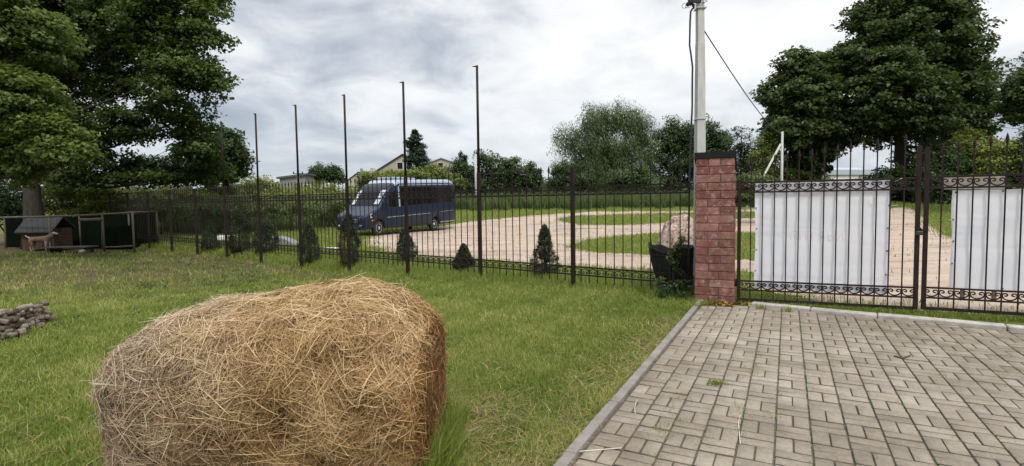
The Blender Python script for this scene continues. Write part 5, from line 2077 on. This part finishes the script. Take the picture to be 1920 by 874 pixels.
for i, (px, py, rx, ry, Y, ti, mt, lab) in enumerate(((1765, 300, 42, 32, 44, .40, MM, 'mid green shrub right of the gate posts, below the great chestnut'), (1815, 285, 40, 36, 45, .55, MY, 'bright shrub in the middle of the group behind the right gate leaf'),
                                                  (1880, 300, 50, 40, 43, .75, MY, 'brightest yellow green shrub, at the right behind the gate'), (1745, 345, 34, 26, 43, .2, MM, 'dark low shrub beside the gate posts'), (1950, 290, 50, 50, 42, .4, MM, 'shrub cut off by the right edge of the picture'))):
    tree('shrub', lab, 'shrub', px, Y, [(px, py, rx, ry, 0, 1, ti), (px + rx * .5, py + 14, rx * .6, ry * .8, 0, .7, ti), (px - rx * .5, py + 18, rx * .7, ry * .7, 0, .7, ti - .1), (px, py + 40, rx * .9, 26, 0, .8, ti - .25)], mt, 420, 40, .22, .07, seed=120 + i, crad=.62)

# far wood closing the view at the end of the ground
def far_wood():
    r = np.random.default_rng(77)
    n = 1500
    px = r.uniform(150, 2300, n)
    Y = 78 + 14 * r.random(n) + np.where(px > 1450, 14, 0)
    x = (px - 960) / 1000 * Y
    top = 2.9 + .9 * np.sin(x * .21) * np.sin(x * .083 + 1) + .5 * np.sin(x * .9)
    top = np.where((px > 1500) & (px < 1640), 1.6, top)
    z = gz(x, Y) + top * r.random(n) ** .7
    C = np.stack([x, Y, z], 1)
    V, F, T = leaf_cloud(C, .95, 34, .42, .7, .8, 0, .5, np.clip(.30 + .06 * (z - 2) + r.normal(0, .08, n), 0, 1), seed=78)
    setp(place('distant_wood', npmesh('distant_wood', V, F, MM, T)), 'low dark line of far trees and scrub along the horizon', 'wood', kind='stuff')


far_wood()

# ivy and weeds round the tub
def leafy(name, label, cat, pts, mat, per, size, crad, seed, stems=True, kind=None, **kw):
    C = np.array([tuple(p) for p in pts])
    root = thing(name, label, cat, (C[:, 0].mean(), C[:, 1].mean(), gzs(C[:, 0].mean(), C[:, 1].mean())))
    V, F, T = leaf_cloud(C, crad, per, size, kw.get('asp', .7), .8, kw.get('droop', 0), .4, np.full(len(C), kw.get('tint', .45)), seed=seed)
    place('leaves', npmesh('leaves', V, F, mat, T), root)
    if stems:
        mb = MB()
        rr = random.Random(seed)
        for p in pts[::2]:
            b = Vector((p[0] + rr.uniform(-.06, .06), p[1] + rr.uniform(-.04, .04), gzs(p[0], p[1])))
            mb.tube([b, b.lerp(Vector(p), .5) + Vector((rr.uniform(-.04, .04), 0, 0)), Vector(p)], [.006, .005, .002], 4, cap=False)
        mb.build('stems', M['leafstem'] if 'leafstem' in M else M['bark'], root)


rr = random.Random(8)
ivy = []
for i in range(34):
    t = i / 33
    px = 1272 + 10 * math.sin(t * 7) + rr.uniform(-7, 7)
    ivy.append(P(px, 548 - 100 * t, 9.42))
leafy('climbing_vine', 'dark green vine climbing up the front of the broken tub', 'vine', ivy, M['leaf_weed'], 14, .06, .07, 5, tint=.3)
wd = [P(rr.uniform(1232, 1302), rr.uniform(522, 556), 9.15 + rr.uniform(-.25, .3)) for _ in range(26)]
wd = [p for p in wd if p.z > gzs(p.x, p.y)]
leafy('weed_clump', 'dark leafy weeds at the foot of the tub and fence beside the pillar', 'weeds', wd, MM, 16, .055, .08, 6, tint=.15)


# ------------------------------------------------------------------ hay bale
BX0, BX1, BYC, BRY, BRZ = -2.47, -.585, 3.54, .62, .60


def bale_surface(u, th):
    """u 0..1 along the axis (left to right), th angle; returns points and rough normals"""
    s = u
    # radius falls away on the slumped left end, is a little higher right of the middle
    fz = np.interp(s, [0, .04, .10, .19, .305, .39, .467, .53, .57, .62, .685, .78, .856, .91, .96, 1.0], [.18, .46, .62, .73, .79, .82, .84, .85, .88, .92, .945, .935, .88, .78, .64, .50])
    fy = np.interp(s, [0, .05, .12, .25, .85, .95, 1.0], [.66, .82, .92, 1.0, 1.0, .97, .90])
    c, sn = np.cos(th), np.sin(th)
    e = 2 / 2.6
    yy = np.sign(c) * np.abs(c) ** e
    zz = np.sign(sn) * np.abs(sn) ** e
    lump = 1 + .028 * np.sin(5.1 * s + 2.3 * th) * np.sin(3.2 * th + 4 * s + 1) + .018 * np.sin(13 * s + 5 * th) + .012 * np.sin(23 * s - 9 * th + 2)
    x = BX0 + (BX1 - BX0) * s
    y = BYC + BRY * fy * yy * lump
    z = .575 + BRZ * np.where(zz > 0, fz, .99) * zz * lump
    z = np.where(zz > 0, .575 + (z - .575), z)
    z = np.maximum(z, -.02)
    return np.stack([x + 0 * y, y, z], -1)


def bale():
    nu, nt_ = 90, 110
    U = np.linspace(0, 1, nu)
    TH = np.linspace(0, 2 * PI, nt_, endpoint=False)
    uu, tt = np.meshgrid(U, TH, indexing='ij')
    V = bale_surface(uu, tt)
    # slumped, rounded left cap and flat, slightly sunken right cap
    caps = []
    rings = [V.reshape(-1, 3)]
    F = []
    i = (np.arange(nu - 1)[:, None] * nt_ + np.arange(nt_)[None, :]).ravel()
    j = (np.arange(nu - 1)[:, None] * nt_ + (np.arange(nt_)[None, :] + 1) % nt_).ravel()
    F.append(np.stack([i, j, j + nt_, i + nt_], 1))

    def cap(base_u, sign):
        ring = V[0 if sign < 0 else -1]
        start = (0 if sign < 0 else (nu - 1) * nt_)
        prev = np.arange(start, start + nt_)
        cen = ring.mean(0)
        for k, t in enumerate((.93, .84, .7, .5, .28, .06)):
            p = cen + (ring - cen) * t
            bulge = (.05 * math.sqrt(1 - t * t) if sign < 0 else .035 * (1 - t) ** .5)
            p[:, 0] += sign * bulge + .012 * np.sin(11 * p[:, 1] + 7 * p[:, 2])
            st = sum(len(q) for q in rings)
            rings.append(p)
            cur = np.arange(st, st + nt_)
            a, b = prev, cur
            F.append(np.stack([a, np.roll(a, -1), np.roll(b, -1), b], 1))
            prev = cur
    cap(0, -1)
    cap(1, 1)
    BV = np.concatenate(rings)
    BV[:, 1] = BYC + (BV[:, 1] - BYC) * .905
    BV[:, 2] = np.where(BV[:, 2] > .575, .575 + (BV[:, 2] - .575) * .89, BV[:, 2])
    BV[:, 0] = np.clip(BV[:, 0], BX0 - .02, BX1 - .02)
    BF = np.concatenate(F)
    # ---- strands
    r = np.random.default_rng(21)

    def strands(n, pos, nrm, tdir, L, W, lift, tint):  # noqa
        """ribbons of 3 segments bent over the surface"""
        b = np.cross(nrm, tdir)
        b /= np.linalg.norm(b, axis=1)[:, None]
        ks = (-.5, -.17, .17, .5)
        curve = r.normal(0, .05, n)
        rise = r.normal(0, .16, n)
        pts = []
        for k in ks:
            q = pos + tdir * (L * k)[:, None] + b * (curve * L * (k * k * 4 - .3))[:, None] + nrm * (lift + rise * L * k - .22 * L * L * k * k * 2)[:, None]
            pts.append(q)
        wv = (b * .8 + nrm * r.normal(0, .6, n)[:, None])
        wv *= (W / 2 / np.linalg.norm(wv, axis=1))[:, None]
        VV = np.stack([z for q, f in zip(pts, (.7, 1, 1, .5)) for z in (q - wv * f, q + wv * f)], 1).reshape(-1, 3)
        base = np.arange(n)[:, None] * 8
        FF = np.concatenate([base + np.array([[0, 1, 3, 2]]), base + np.array([[2, 3, 5, 4]]), base + np.array([[4, 5, 7, 6]])], 1).reshape(-1, 4)
        return VV, FF, np.repeat(tint, 8)

    def frame(u, th):
        e = 1e-3
        p = bale_surface(u, th)
        du = bale_surface(np.minimum(u + e, 1), th) - bale_surface(np.maximum(u - e, 0), th)
        dt = bale_surface(u, th + e) - bale_surface(u, th - e)
        du /= np.linalg.norm(du, axis=1)[:, None] + 1e-9
        dt /= np.linalg.norm(dt, axis=1)[:, None] + 1e-9
        n = np.cross(dt, du)
        n /= np.linalg.norm(n, axis=1)[:, None] + 1e-9
        cen = np.stack([p[:, 0], np.full(len(p), BYC), np.full(len(p), .575)], 1)
        s = np.sign(((p - cen) * n).sum(1))
        n *= np.where(s == 0, 1, s)[:, None]
        return p, du, dt, n
    VV, FF, TT = [BV], [BF], [np.full(len(BV), .12) + r.normal(0, .06, len(BV))]  # core coloured dark so gaps between strands look shaded
    off = len(BV)

    def addst(t):
        nonlocal off
        VV.append(t[0]); FF.append(t[1] + off); TT.append(t[2]); off += len(t[0])

    def body(nw, per, Lm, Wm, lift0, seedtone, spread):
        u0 = r.random(nw)
        th0 = r.uniform(-.02 * PI, 1.36 * PI, nw)
        # wisps share a direction: mostly along the axis on the top, tumbling downwards on the front
        front = np.cos(th0) < 0.2
        ang0 = r.normal(0, .55, nw) + .5 * np.sin(4 * u0 + 2 * th0) + np.where(front, .35 * np.sin(9 * u0 + th0), 0)
        ang0 = np.where(r.random(nw) < .42, ang0 + PI / 2 * r.choice([-1, 1], nw), ang0)
        tone0 = r.normal(0, .11, nw)
        ci = np.repeat(np.arange(nw), per)
        n = len(ci)
        u = np.clip(u0[ci] + r.normal(0, .028, n), .004, .996)
        th = th0[ci] + r.normal(0, .085, n)
        p, du, dt, nn = frame(u, th)
        a = np.where(r.random(n) < .25, r.uniform(-PI, PI, n), ang0[ci] + r.normal(0, spread, n))
        td = du * np.cos(a)[:, None] + dt * np.sin(a)[:, None]
        td -= nn * (td * nn).sum(1)[:, None]
        td /= np.linalg.norm(td, axis=1)[:, None] + 1e-9
        L = Lm * (.45 + 1.1 * r.random(n))
        W = Wm * (.6 + .8 * r.random(n))
        up = np.clip(np.sin(th), 0, 1)  # upper side toned lighter, sunlight put into the straw colour
        # weathered grey at the slumped left part, golden in the middle, redder at the right
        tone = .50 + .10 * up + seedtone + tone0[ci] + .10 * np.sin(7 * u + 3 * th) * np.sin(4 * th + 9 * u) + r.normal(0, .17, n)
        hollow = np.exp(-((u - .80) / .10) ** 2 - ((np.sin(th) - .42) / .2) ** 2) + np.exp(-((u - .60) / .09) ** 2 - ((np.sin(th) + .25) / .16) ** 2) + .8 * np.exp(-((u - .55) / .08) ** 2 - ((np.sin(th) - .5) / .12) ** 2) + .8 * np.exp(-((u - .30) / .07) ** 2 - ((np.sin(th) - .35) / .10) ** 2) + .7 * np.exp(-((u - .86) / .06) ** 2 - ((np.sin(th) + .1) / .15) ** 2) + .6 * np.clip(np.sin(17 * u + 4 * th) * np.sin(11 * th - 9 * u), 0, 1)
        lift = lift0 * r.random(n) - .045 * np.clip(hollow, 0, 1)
        tone -= .20 * np.clip(hollow, 0, 1)  # hollows darkened in colour, in place of deep shade
        kp = r.random(n) > np.clip(hollow, 0, 1) * (.35 if lift0 > .03 else .0)
        p, nn, td, L, W, lift, tone = [q[kp] for q in (p, nn, td, L, W, lift, tone)]
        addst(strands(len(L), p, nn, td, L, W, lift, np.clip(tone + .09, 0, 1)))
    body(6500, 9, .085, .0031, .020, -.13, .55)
    body(6200, 9, .125, .0028, .036, -.02, .45)
    body(2300, 7, .18, .0027, .055, .10, .35)
    # right end face: short crossing stems, darker and redder
    ring = V[-1]
    cen = ring.mean(0)
    n = 5200
    k = r.integers(0, nt_, n)
    t = r.random(n) ** .5
    p = cen + (ring[k] - cen) * t[:, None]
    p[:, 0] += .035 * (1 - t) ** .5 + r.random(n) * .03
    nn = np.tile(np.array([[1., 0, 0]]), (n, 1))
    a = np.arctan2(p[:, 2] - cen[2], p[:, 1] - cen[1]) + PI / 2 + r.normal(0, .7, n)
    td = np.stack([r.normal(0, .15, n), np.cos(a), np.sin(a)], 1)
    td /= np.linalg.norm(td, axis=1)[:, None]
    addst(strands(n, p, nn, td, .15 * (.5 + r.random(n)), .004 * (.6 + .8 * r.random(n)), r.random(n) * .02, np.clip(r.normal(.33, .15, n), 0, 1)))
    # loose wisps standing off the edge and the crown
    n = 1500
    u = np.where(r.random(n) < .55, r.uniform(.90, .998, n), r.random(n))
    th = r.uniform(-.05 * PI, 1.3 * PI, n)
    p, du, dt, n3 = frame(u, th)
    td = du * r.normal(.5, .7, n)[:, None] + dt * r.normal(0, .7, n)[:, None] + n3 * np.abs(r.normal(.15, .25, n))[:, None]
    td /= np.linalg.norm(td, axis=1)[:, None]
    addst(strands(n, p + n3 * .01, n3, td, .20 * (.4 + r.random(n)), .0034 * (.6 + .7 * r.random(n)), np.full(n, .01), np.clip(r.normal(.62, .18, n), 0, 1)))
    me = npmesh('hay_bale', np.concatenate(VV), np.concatenate(FF), [M['hay'], M['hay']], np.clip(np.concatenate(TT), 0, 1))
    o = place('hay_bale', me)
    setp(o, 'big shaggy round bale of golden hay lying on the lawn in the foreground', 'hay bale')


def haymat():
    mt, nt = newmat('hay')
    out = nt.add('ShaderNodeOutputMaterial')
    b = nt.add('ShaderNodeBsdfPrincipled')
    b.inputs['Roughness'].default_value = .65
    b.inputs['Specular IOR Level'].default_value = .25
    at = nt.add('ShaderNodeAttribute', attribute_name='tint')
    tc = nt.add('ShaderNodeTexCoord')
    sx = nt.add('ShaderNodeSeparateXYZ')
    nt.l(tc.outputs['Object'], sx.inputs[0])
    gold = ramp(nt, [(0, (.055, .028, .011)), (.3, (.205, .112, .045)), (.55, (.42, .265, .118)), (.8, (.60, .425, .215)), (1, (.72, .56, .33))], at.outputs['Fac'])
    grey = ramp(nt, [(0, (.065, .042, .025)), (.3, (.215, .145, .086)), (.55, (.42, .310, .200)), (.8, (.58, .455, .315)), (1, (.68, .57, .43))], at.outputs['Fac'])
    red = ramp(nt, [(0, (.060, .027, .010)), (.3, (.20, .098, .034)), (.55, (.38, .215, .082)), (.8, (.52, .335, .14)), (1, (.64, .46, .23))], at.outputs['Fac'])
    n1 = noise(nt, 2.2, 3, tc.outputs['Object'])
    f = nt.add('ShaderNodeMath', operation='MULTIPLY_ADD')
    nt.l(n1.outputs['Fac'], f.inputs[0]); f.inputs[1].default_value = .9
    nt.l(sx.outputs[0], f.inputs[2])
    g = nt.add('ShaderNodeMapRange'); nt.l(f.outputs[0], g.inputs[0])
    g.inputs[1].default_value = -1.75; g.inputs[2].default_value = -.95; g.inputs[3].default_value = 1; g.inputs[4].default_value = 0
    h = nt.add('ShaderNodeMapRange'); nt.l(f.outputs[0], h.inputs[0])
    h.inputs[1].default_value = -.22; h.inputs[2].default_value = .0
    c = mix(nt, gold.outputs[0], grey.outputs[0], g.outputs[0])
    c = mix(nt, c, red.outputs[0], h.outputs[0])
    nt.l(c, b.inputs['Base Color'])
    tr = nt.add('ShaderNodeBsdfTranslucent')
    nt.l(c, tr.inputs['Color'])
    ms = nt.add('ShaderNodeMixShader'); ms.inputs[0].default_value = .12
    nt.l(b.outputs[0], ms.inputs[1]); nt.l(tr.outputs[0], ms.inputs[2])
    nt.l(ms.outputs[0], out.inputs[0])
    return mt


M['hay'] = haymat()
bale()


# ------------------------------------------------------------------ grass
def blades(x, y, h, w, tint, lean=.45, seed=0, zoff=0.0, lie=None):
    """one bent blade (5 points) at each place"""
    n = len(x)
    r = np.random.default_rng(seed)
    z = gz(x, y) + zoff
    a = r.random(n) * 2 * PI
    dx, dy = np.cos(a), np.sin(a)
    b = r.random(n) * 2 * PI
    wx, wy = np.cos(b) * w / 2, np.sin(b) * w / 2
    ln = np.abs(r.normal(0, lean, n)) * h if lie is None else h * lie
    z1, z2 = .55 * h, h * (1 if lie is None else .12)
    if lie is not None: z1 = .12 * h
    P0 = np.stack([x - wx, y - wy, z - .01], 1)
    P1 = np.stack([x + wx, y + wy, z - .01], 1)
    P2 = np.stack([x + dx * ln * .35 + wx * .8, y + dy * ln * .35 + wy * .8, z + z1], 1)
    P3 = np.stack([x + dx * ln * .35 - wx * .8, y + dy * ln * .35 - wy * .8, z + z1], 1)
    P4 = np.stack([x + dx * ln - wx * .15, y + dy * ln - wy * .15, z + z2], 1)
    P5 = np.stack([x + dx * ln + wx * .15, y + dy * ln + wy * .15, z + z2], 1)
    V = np.stack([P0, P1, P2, P3, P4, P5], 1).reshape(-1, 3)
    o = np.arange(n)[:, None] * 6
    F = np.concatenate([o + np.array([[0, 1, 2, 3]]), o + np.array([[3, 2, 5, 4]])], 1).reshape(-1, 4)
    tt = np.stack([tint * .7, tint * .7, tint, tint, tint * 1.15, tint * 1.15], 1).reshape(-1)
    return V, F, np.clip(tt, 0, 1)


def kde(x, y):
    k = ((x - FX0) * -.796 + (y - FY0) * .605) / FL
    d = (x - FX0) * .605 + (y - FY0) * .796
    e = -((x - K0.x) * .889 - (y - K0.y) * .459)
    return k, d, e


def in_bale(x, y):
    return (x > BX0 + .05) & (x < BX1 - .02) & (np.abs(y - BYC) < BRY * .86)


def lawn():
    r = np.random.default_rng(31)
    N = 520000
    rad = 2.3 * np.exp(r.random(N) * math.log(30 / 2.3))
    az = r.uniform(-1.0, .62, N)
    x, y = rad * np.sin(az), rad * np.cos(az)
    k, d, e = kde(x, y)
    ok = (d < -.02) & (e > .09 + .02 * r.random(N)) & ~in_bale(x, y) & (y > 1.5)
    dry = dry_and_shade(x, y)
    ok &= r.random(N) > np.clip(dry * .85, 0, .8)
    x, y, rad, k, d, e, dry = [q[ok] for q in (x, y, rad, k, d, e, dry)]
    n = len(x)
    patch = .5 + .5 * bumps(x * .8 + 2, y * .9)
    fine = bumps(x * 3.3, y * 3.1 + 4)
    h = (.035 + .022 * r.random(n)) * (1 + .55 * fine + .35 * patch) + .0012 * rad
    near_f = np.exp(-(d / .28) ** 2)
    h *= 1 + near_f * 1.5 * r.random(n)
    h *= 1 + .5 * np.exp(-(e / .1) ** 2)
    w = .0036 + .00085 * rad
    big = bumps(x * .55 + 1.5, y * .6 + .7)
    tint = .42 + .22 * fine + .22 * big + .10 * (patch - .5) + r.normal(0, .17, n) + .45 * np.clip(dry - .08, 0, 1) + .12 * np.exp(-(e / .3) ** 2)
    tint -= .34 * sm((k - 3.0) / 4) * sm((d + 9) / 4)  # darker under the big tree: its shade and bare dirt, painted
    h *= 1 + .5 * np.clip(bumps(x * 1.9 + 5, y * 2.1), 0, 1) * sm((k - 2) / 3)
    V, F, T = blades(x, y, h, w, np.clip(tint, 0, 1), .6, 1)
    # taller uncut tufts round the bale, at the fence posts and the pillar
    tx, ty, th = [], [], []

    def tuft(cx, cy, s, n, hh):
        tx.append(cx + r.normal(0, s, n)); ty.append(cy + r.normal(0, s, n)); th.append(hh * (.35 + .8 * r.random(n)))
    for _ in range(70):
        tuft(BX1 + abs(r.normal(.04, .07)), BYC + r.uniform(-.55, .5), .05, 34, .27)
    for _ in range(45):
        tuft(BX0 + r.uniform(-.12, .05), BYC + r.uniform(-.5, .5), .05, 26, .12)
    for kk in np.arange(0.3, 11, .11):
        p = fpos(kk)
        q = r.uniform(-.25, .15)
        tuft(p.x + .605 * q, p.y + .796 * q, .07, 22, .13 if r.random() < .7 else .22)
    for _ in range(60):
        kk, dd = r.uniform(2, 10), r.uniform(-7, -.4)
        p = fpos(kk)
        tuft(p.x + .605 * dd, p.y + .796 * dd, .10, 24, .09)
    x, y, h = np.concatenate(tx), np.concatenate(ty), np.concatenate(th)
    k, d, e = kde(x, y)
    ok = (e > .1) & ~in_bale(x, y)
    x, y, h = x[ok], y[ok], h[ok]
    V2, F2, T2 = blades(x, y, h, .0045 + .0007 * np.hypot(x, y), np.clip(r.normal(.36, .16, len(x)), 0, 1), .55, 2)
    V = np.concatenate([V, V2]); F = np.concatenate([F, F2 + len(T)]); T = np.concatenate([T, T2])
    setp(place('grass', npmesh('grass', V, F, M['grass'], T)), 'short mown green lawn with worn and yellowish patches and painted tree shade', 'grass', kind='stuff')


lawn()


def far_grass():
    r = np.random.default_rng(32)
    N = 330000
    rad = 8.5 * np.exp(r.random(N) * math.log(60 / 8.5))
    az = r.uniform(-.95, .85, N)
    x, y = rad * np.sin(az), rad * np.cos(az)
    k, d, e = kde(x, y)
    # behind the fence, and behind the line of the gate
    gl = (x - GA.x) * .385 + (y - GA.y) * .923
    inside = np.where(x < 3.5, d > .02, gl > .05)
    ok = inside & ~(in_gravel(x + r.normal(0, .28, N), y + r.normal(0, .35, N)) & (r.random(N) > np.where(bumps(x * 1.3 + 4, y * 1.2) > .55, .10, .006)))
    x, y, rad, d = [q[ok] for q in (x, y, rad, d)]
    n = len(x)
    fine = bumps(x * 1.4, y * 1.3)
    h = (.045 + .04 * r.random(n)) * (1 + .4 * fine) + .0016 * rad
    h *= np.where((d < 1.2) & (x < 3.6), 1.5, 1)
    tint = .47 + .14 * fine + r.normal(0, .16, n)
    V, F, T = blades(x, y, h, .003 + .0009 * rad, np.clip(tint, 0, 1), .6, 3)
    setp(place('grass', npmesh('grass', V, F, M['grass'], T)), 'rough green grass round and between the gravel tracks behind the fence', 'grass', kind='stuff')
    # belt of tall weeds in front of the background trees
    n = 90000
    t = r.random(n)
    px = r.uniform(560, 1420, n)
    Y = 40 + 16 * r.random(n) - np.clip((760 - px) / 60, 0, 6)
    x = (px - 960) / 1000 * Y
    keep = ~in_gravel(x, Y)
    x, Y = x[keep], Y[keep]
    fr = 42.5 + 1.2 * bumps(x * .5, Y * 0 + 1) - np.clip((-10 - x) * .5, 0, 8)
    keep = Y > fr
    x, Y = x[keep], Y[keep]
    n = len(x)
    h = (.35 + .75 * r.random(n)) * (1 + .3 * bumps(x * .8, Y * .8))
    V, F, T = blades(x, Y, h, .05 + .03 * r.random(n), np.clip(.52 + .2 * bumps(x * .7, Y) + r.normal(0, .16, n), 0, 1), .4, 4)
    # wild growth to the left behind the fence as well
    n = 30000
    x2 = r.uniform(-27, -9, n); y2 = r.uniform(25, 40, n)
    k, d, e = kde(x2, y2)
    kp = (d > 3.5) & (y2 > 33 + 1.5 * bumps(x2 * .6, y2 * .6) - np.clip((-13 - x2) * 1.2, 0, 10)) & ~in_gravel(x2, y2)
    x2, y2 = x2[kp], y2[kp]
    n = len(x2)
    V2, F2, T2 = blades(x2, y2, (.3 + .7 * r.random(n)), .035 + .03 * r.random(n), np.clip(r.normal(.62, .16, n), 0, 1), .45, 6)
    V = np.concatenate([V, V2]); F = np.concatenate([F, F2 + len(T)]); T = np.concatenate([T, T2])
    setp(place('tall_weeds', npmesh('tall_weeds', V, F, M['leaf_weed'], T)), 'belt of tall uncut weeds in front of the background trees', 'weeds', kind='stuff')


far_grass()


def bank_weeds():
    r = np.random.default_rng(51)
    pts = []
    while len(pts) < 330:
        kk, dd = r.uniform(2.2, 9.5), -abs(r.normal(0, 3.2)) - .5
        p = fpos(kk)
        x, y = p.x + .605 * dd, p.y + .796 * dd
        if dd < -8.5 or bumps(np.array([x * 1.1]), np.array([y * 1.2]))[0] + .5 * r.normal() < .15: continue
        pts.append((x, y, gzs(x, y) + .045 + .03 * r.random()))
    C = np.array(pts)
    V, F, T = leaf_cloud(C, .15, 20, .05, .6, .3, 0, .7, np.clip(r.normal(.40, .15, len(C)), 0, 1), seed=52)
    setp(place('ground_weeds', npmesh('ground_weeds', V, F, M['leaf_weed'], T)), 'low broad leaved weeds scattered over the rough bank below the fence', 'weeds', kind='stuff')


bank_weeds()


def litter():
    r = np.random.default_rng(41)
    # loose hay stems scattered on the lawn
    n = 5200
    rad = 2.6 * np.exp(r.random(n) * math.log(14 / 2.6))
    az = r.uniform(-.95, .55, n)
    x, y = rad * np.sin(az), rad * np.cos(az)
    # more of it beside the bale and along the kerb
    m_ = 1500
    x = np.concatenate([x, r.normal(BX1 + .18, .32, m_), r.uniform(BX0 - .5, BX1 + .5, m_), K0.x + D1.x * (q := r.uniform(-2, 4.5, m_)) - .889 * np.abs(r.normal(.12, .28, m_)) - .05])
    y = np.concatenate([y, r.normal(BYC - .2, .8, m_), BYC + r.choice([-1, 1], m_) * r.normal(.75, .12, m_), K0.y + D1.y * q + .459 * np.abs(r.normal(.12, .28, m_))])
    k, d, e = kde(x, y)
    ok = (e > .03) & (d < -.1) & ~in_bale(x, y)
    x, y = x[ok], y[ok]
    n = len(x)
    V, F, T = blades(x, y, .10 + .14 * r.random(n), .0024 + .0004 * np.hypot(x, y), np.clip(r.normal(.58, .18, n), 0, 1), .5, 7, zoff=.03, lie=1.3)
    setp(place('loose_hay', npmesh('loose_hay', V, F, M['straw'], T)), 'loose dry hay stems strewn over the lawn', 'hay', kind='stuff')
    # weeds and dry stuff in the paving joints
    cx, cy, hh, tt = [], [], [], []

    def tuft(px, py, n, s, h, t, el=0):
        p = G(px, py)
        cx.append(p.x + r.normal(0, s, n) + D1.x * r.normal(0, el, n)); cy.append(p.y + r.normal(0, s, n) + D1.y * r.normal(0, el, n))
        hh.append(h * (.4 + .8 * r.random(n))); tt.append(np.clip(r.normal(t, .12, n), 0, 1))
    tuft(1343, 729, 150, .035, .06, .40)
    for (px, py) in ((1268, 775), (1262, 790), (1254, 805), (1280, 755), (1245, 815), (1232, 826)): tuft(px, py, 40, .03, .03, .62, .07)
    for (px, py) in ((1385, 780), (1383, 792), (1386, 770), (1377, 815)): tuft(px, py, 34, .018, .035, .55, .08)
    for (px, py) in ((1404, 686), (1405, 700), (1408, 668), (1447, 787)): tuft(px, py, 26, .012, .03, .35, .08)
    for px in range(1300, 1372, 6): tuft(px, 571 + r.uniform(-2, 4), 30, .03, .06, .5)
    for (px, py) in ((1427, 583), (1478, 589), (1332, 566), (1305, 580), (1318, 577)): tuft(px, py, 60, .035, .09, .48)
    for _ in range(360):
        c = r.integers(1, 30)
        v = r.uniform(-2.5, 5)
        p = K0 + D2 * (.012 + c * .227) + D1 * v
        if not (p.y < 8.3 - max(0, p.x - 3.6) * .75): continue
        nn = 16
        cx.append(p.x + r.normal(0, .008, nn) + D1.x * r.normal(0, .06, nn)); cy.append(p.y + r.normal(0, .008, nn) + D1.y * r.normal(0, .06, nn))
        hh.append(.022 * (.4 + .8 * r.random(nn))); tt.append(np.clip(r.normal(.5, .15, nn), 0, 1))
    # grass strip under the gate
    for _ in range(260):
        t = r.random()
        p = GA.lerp(RB, t) + Vector((r.normal(0, .04), r.normal(.0, .09), 0))
        nn = 14
        cx.append(p.x + r.normal(0, .05, nn)); cy.append(p.y + r.normal(0, .05, nn)); hh.append(.06 * (.4 + .9 * r.random(nn))); tt.append(np.clip(r.normal(.42, .15, nn), 0, 1))
    x, y = np.concatenate(cx), np.concatenate(cy)
    V, F, T = blades(x, y, np.concatenate(hh), .003 + .0006 * np.hypot(x, y), np.concatenate(tt), .6, 8, zoff=.02)
    setp(place('joint_weeds', npmesh('joint_weeds', V, F, M['grass'], T)), 'small grass tufts and dry weeds growing in the paving joints', 'weeds', kind='stuff')
    # dead leaves in the corner by the pillar
    n = 120
    C = np.array([tuple(G(px, py)) for px, py in zip(np.clip(r.normal(1362, 22, n), 1335, 1405), r.normal(571, 3.5, n))])
    C[:, 2] += .04
    V, F, T = leaf_cloud(C, .03, 2, .055, .7, .3, 0, 1.2, np.clip(r.normal(.45, .25, n), 0, 1), seed=9)
    setp(place('fallen_leaves', npmesh('fallen_leaves', V, F, M['litter'], T)), 'brown fallen leaves in the corner between the pillar and the gate', 'leaves', kind='stuff')
    # curled twig and two pale stems on the paving
    def twig(pts, rr_, mt, lab, cat='twig'):
        mb = MB()
        q = [G(*p) + Vector((0, 0, .036)) for p in pts]
        mb.tube(q, rr_, 5)
        setp(mb.build('twig' if cat == 'twig' else 'dry_stem', M[mt]), lab, cat)
    twig([(1677, 675), (1684, 677), (1692, 679), (1700, 678), (1706, 674)], .008, 'bark', 'short curved brown twig lying on the paving at the right')
    twig([(1196, 757), (1192, 766), (1190, 776), (1191, 786)], .003, 'rope', 'pale dry stem lying on the paving near the kerb', 'stem')
    twig([(1388, 790), (1384, 803), (1386, 820), (1388, 843)], .003, 'rope', 'long pale dry stem lying on the paving beside a weedy joint', 'stem')
    twig([(1040, 866), (1090, 860), (1165, 852)], .004, 'rope', 'long pale straw lying across the kerb at the bottom edge', 'stem')


litter()

# ------------------------------------------------------------------ render settings
SC.render.engine = 'CYCLES'
SC.view_settings.view_transform = 'Standard'
SC.view_settings.look = 'None'
SC.view_settings.exposure = 0
SC.cycles.use_denoising = True
SC.cycles.max_bounces = 6
SC.cycles.diffuse_bounces = 3
SC.cycles.transmission_bounces = 3
SC.render.resolution_x, SC.render.resolution_y = 1024, 466
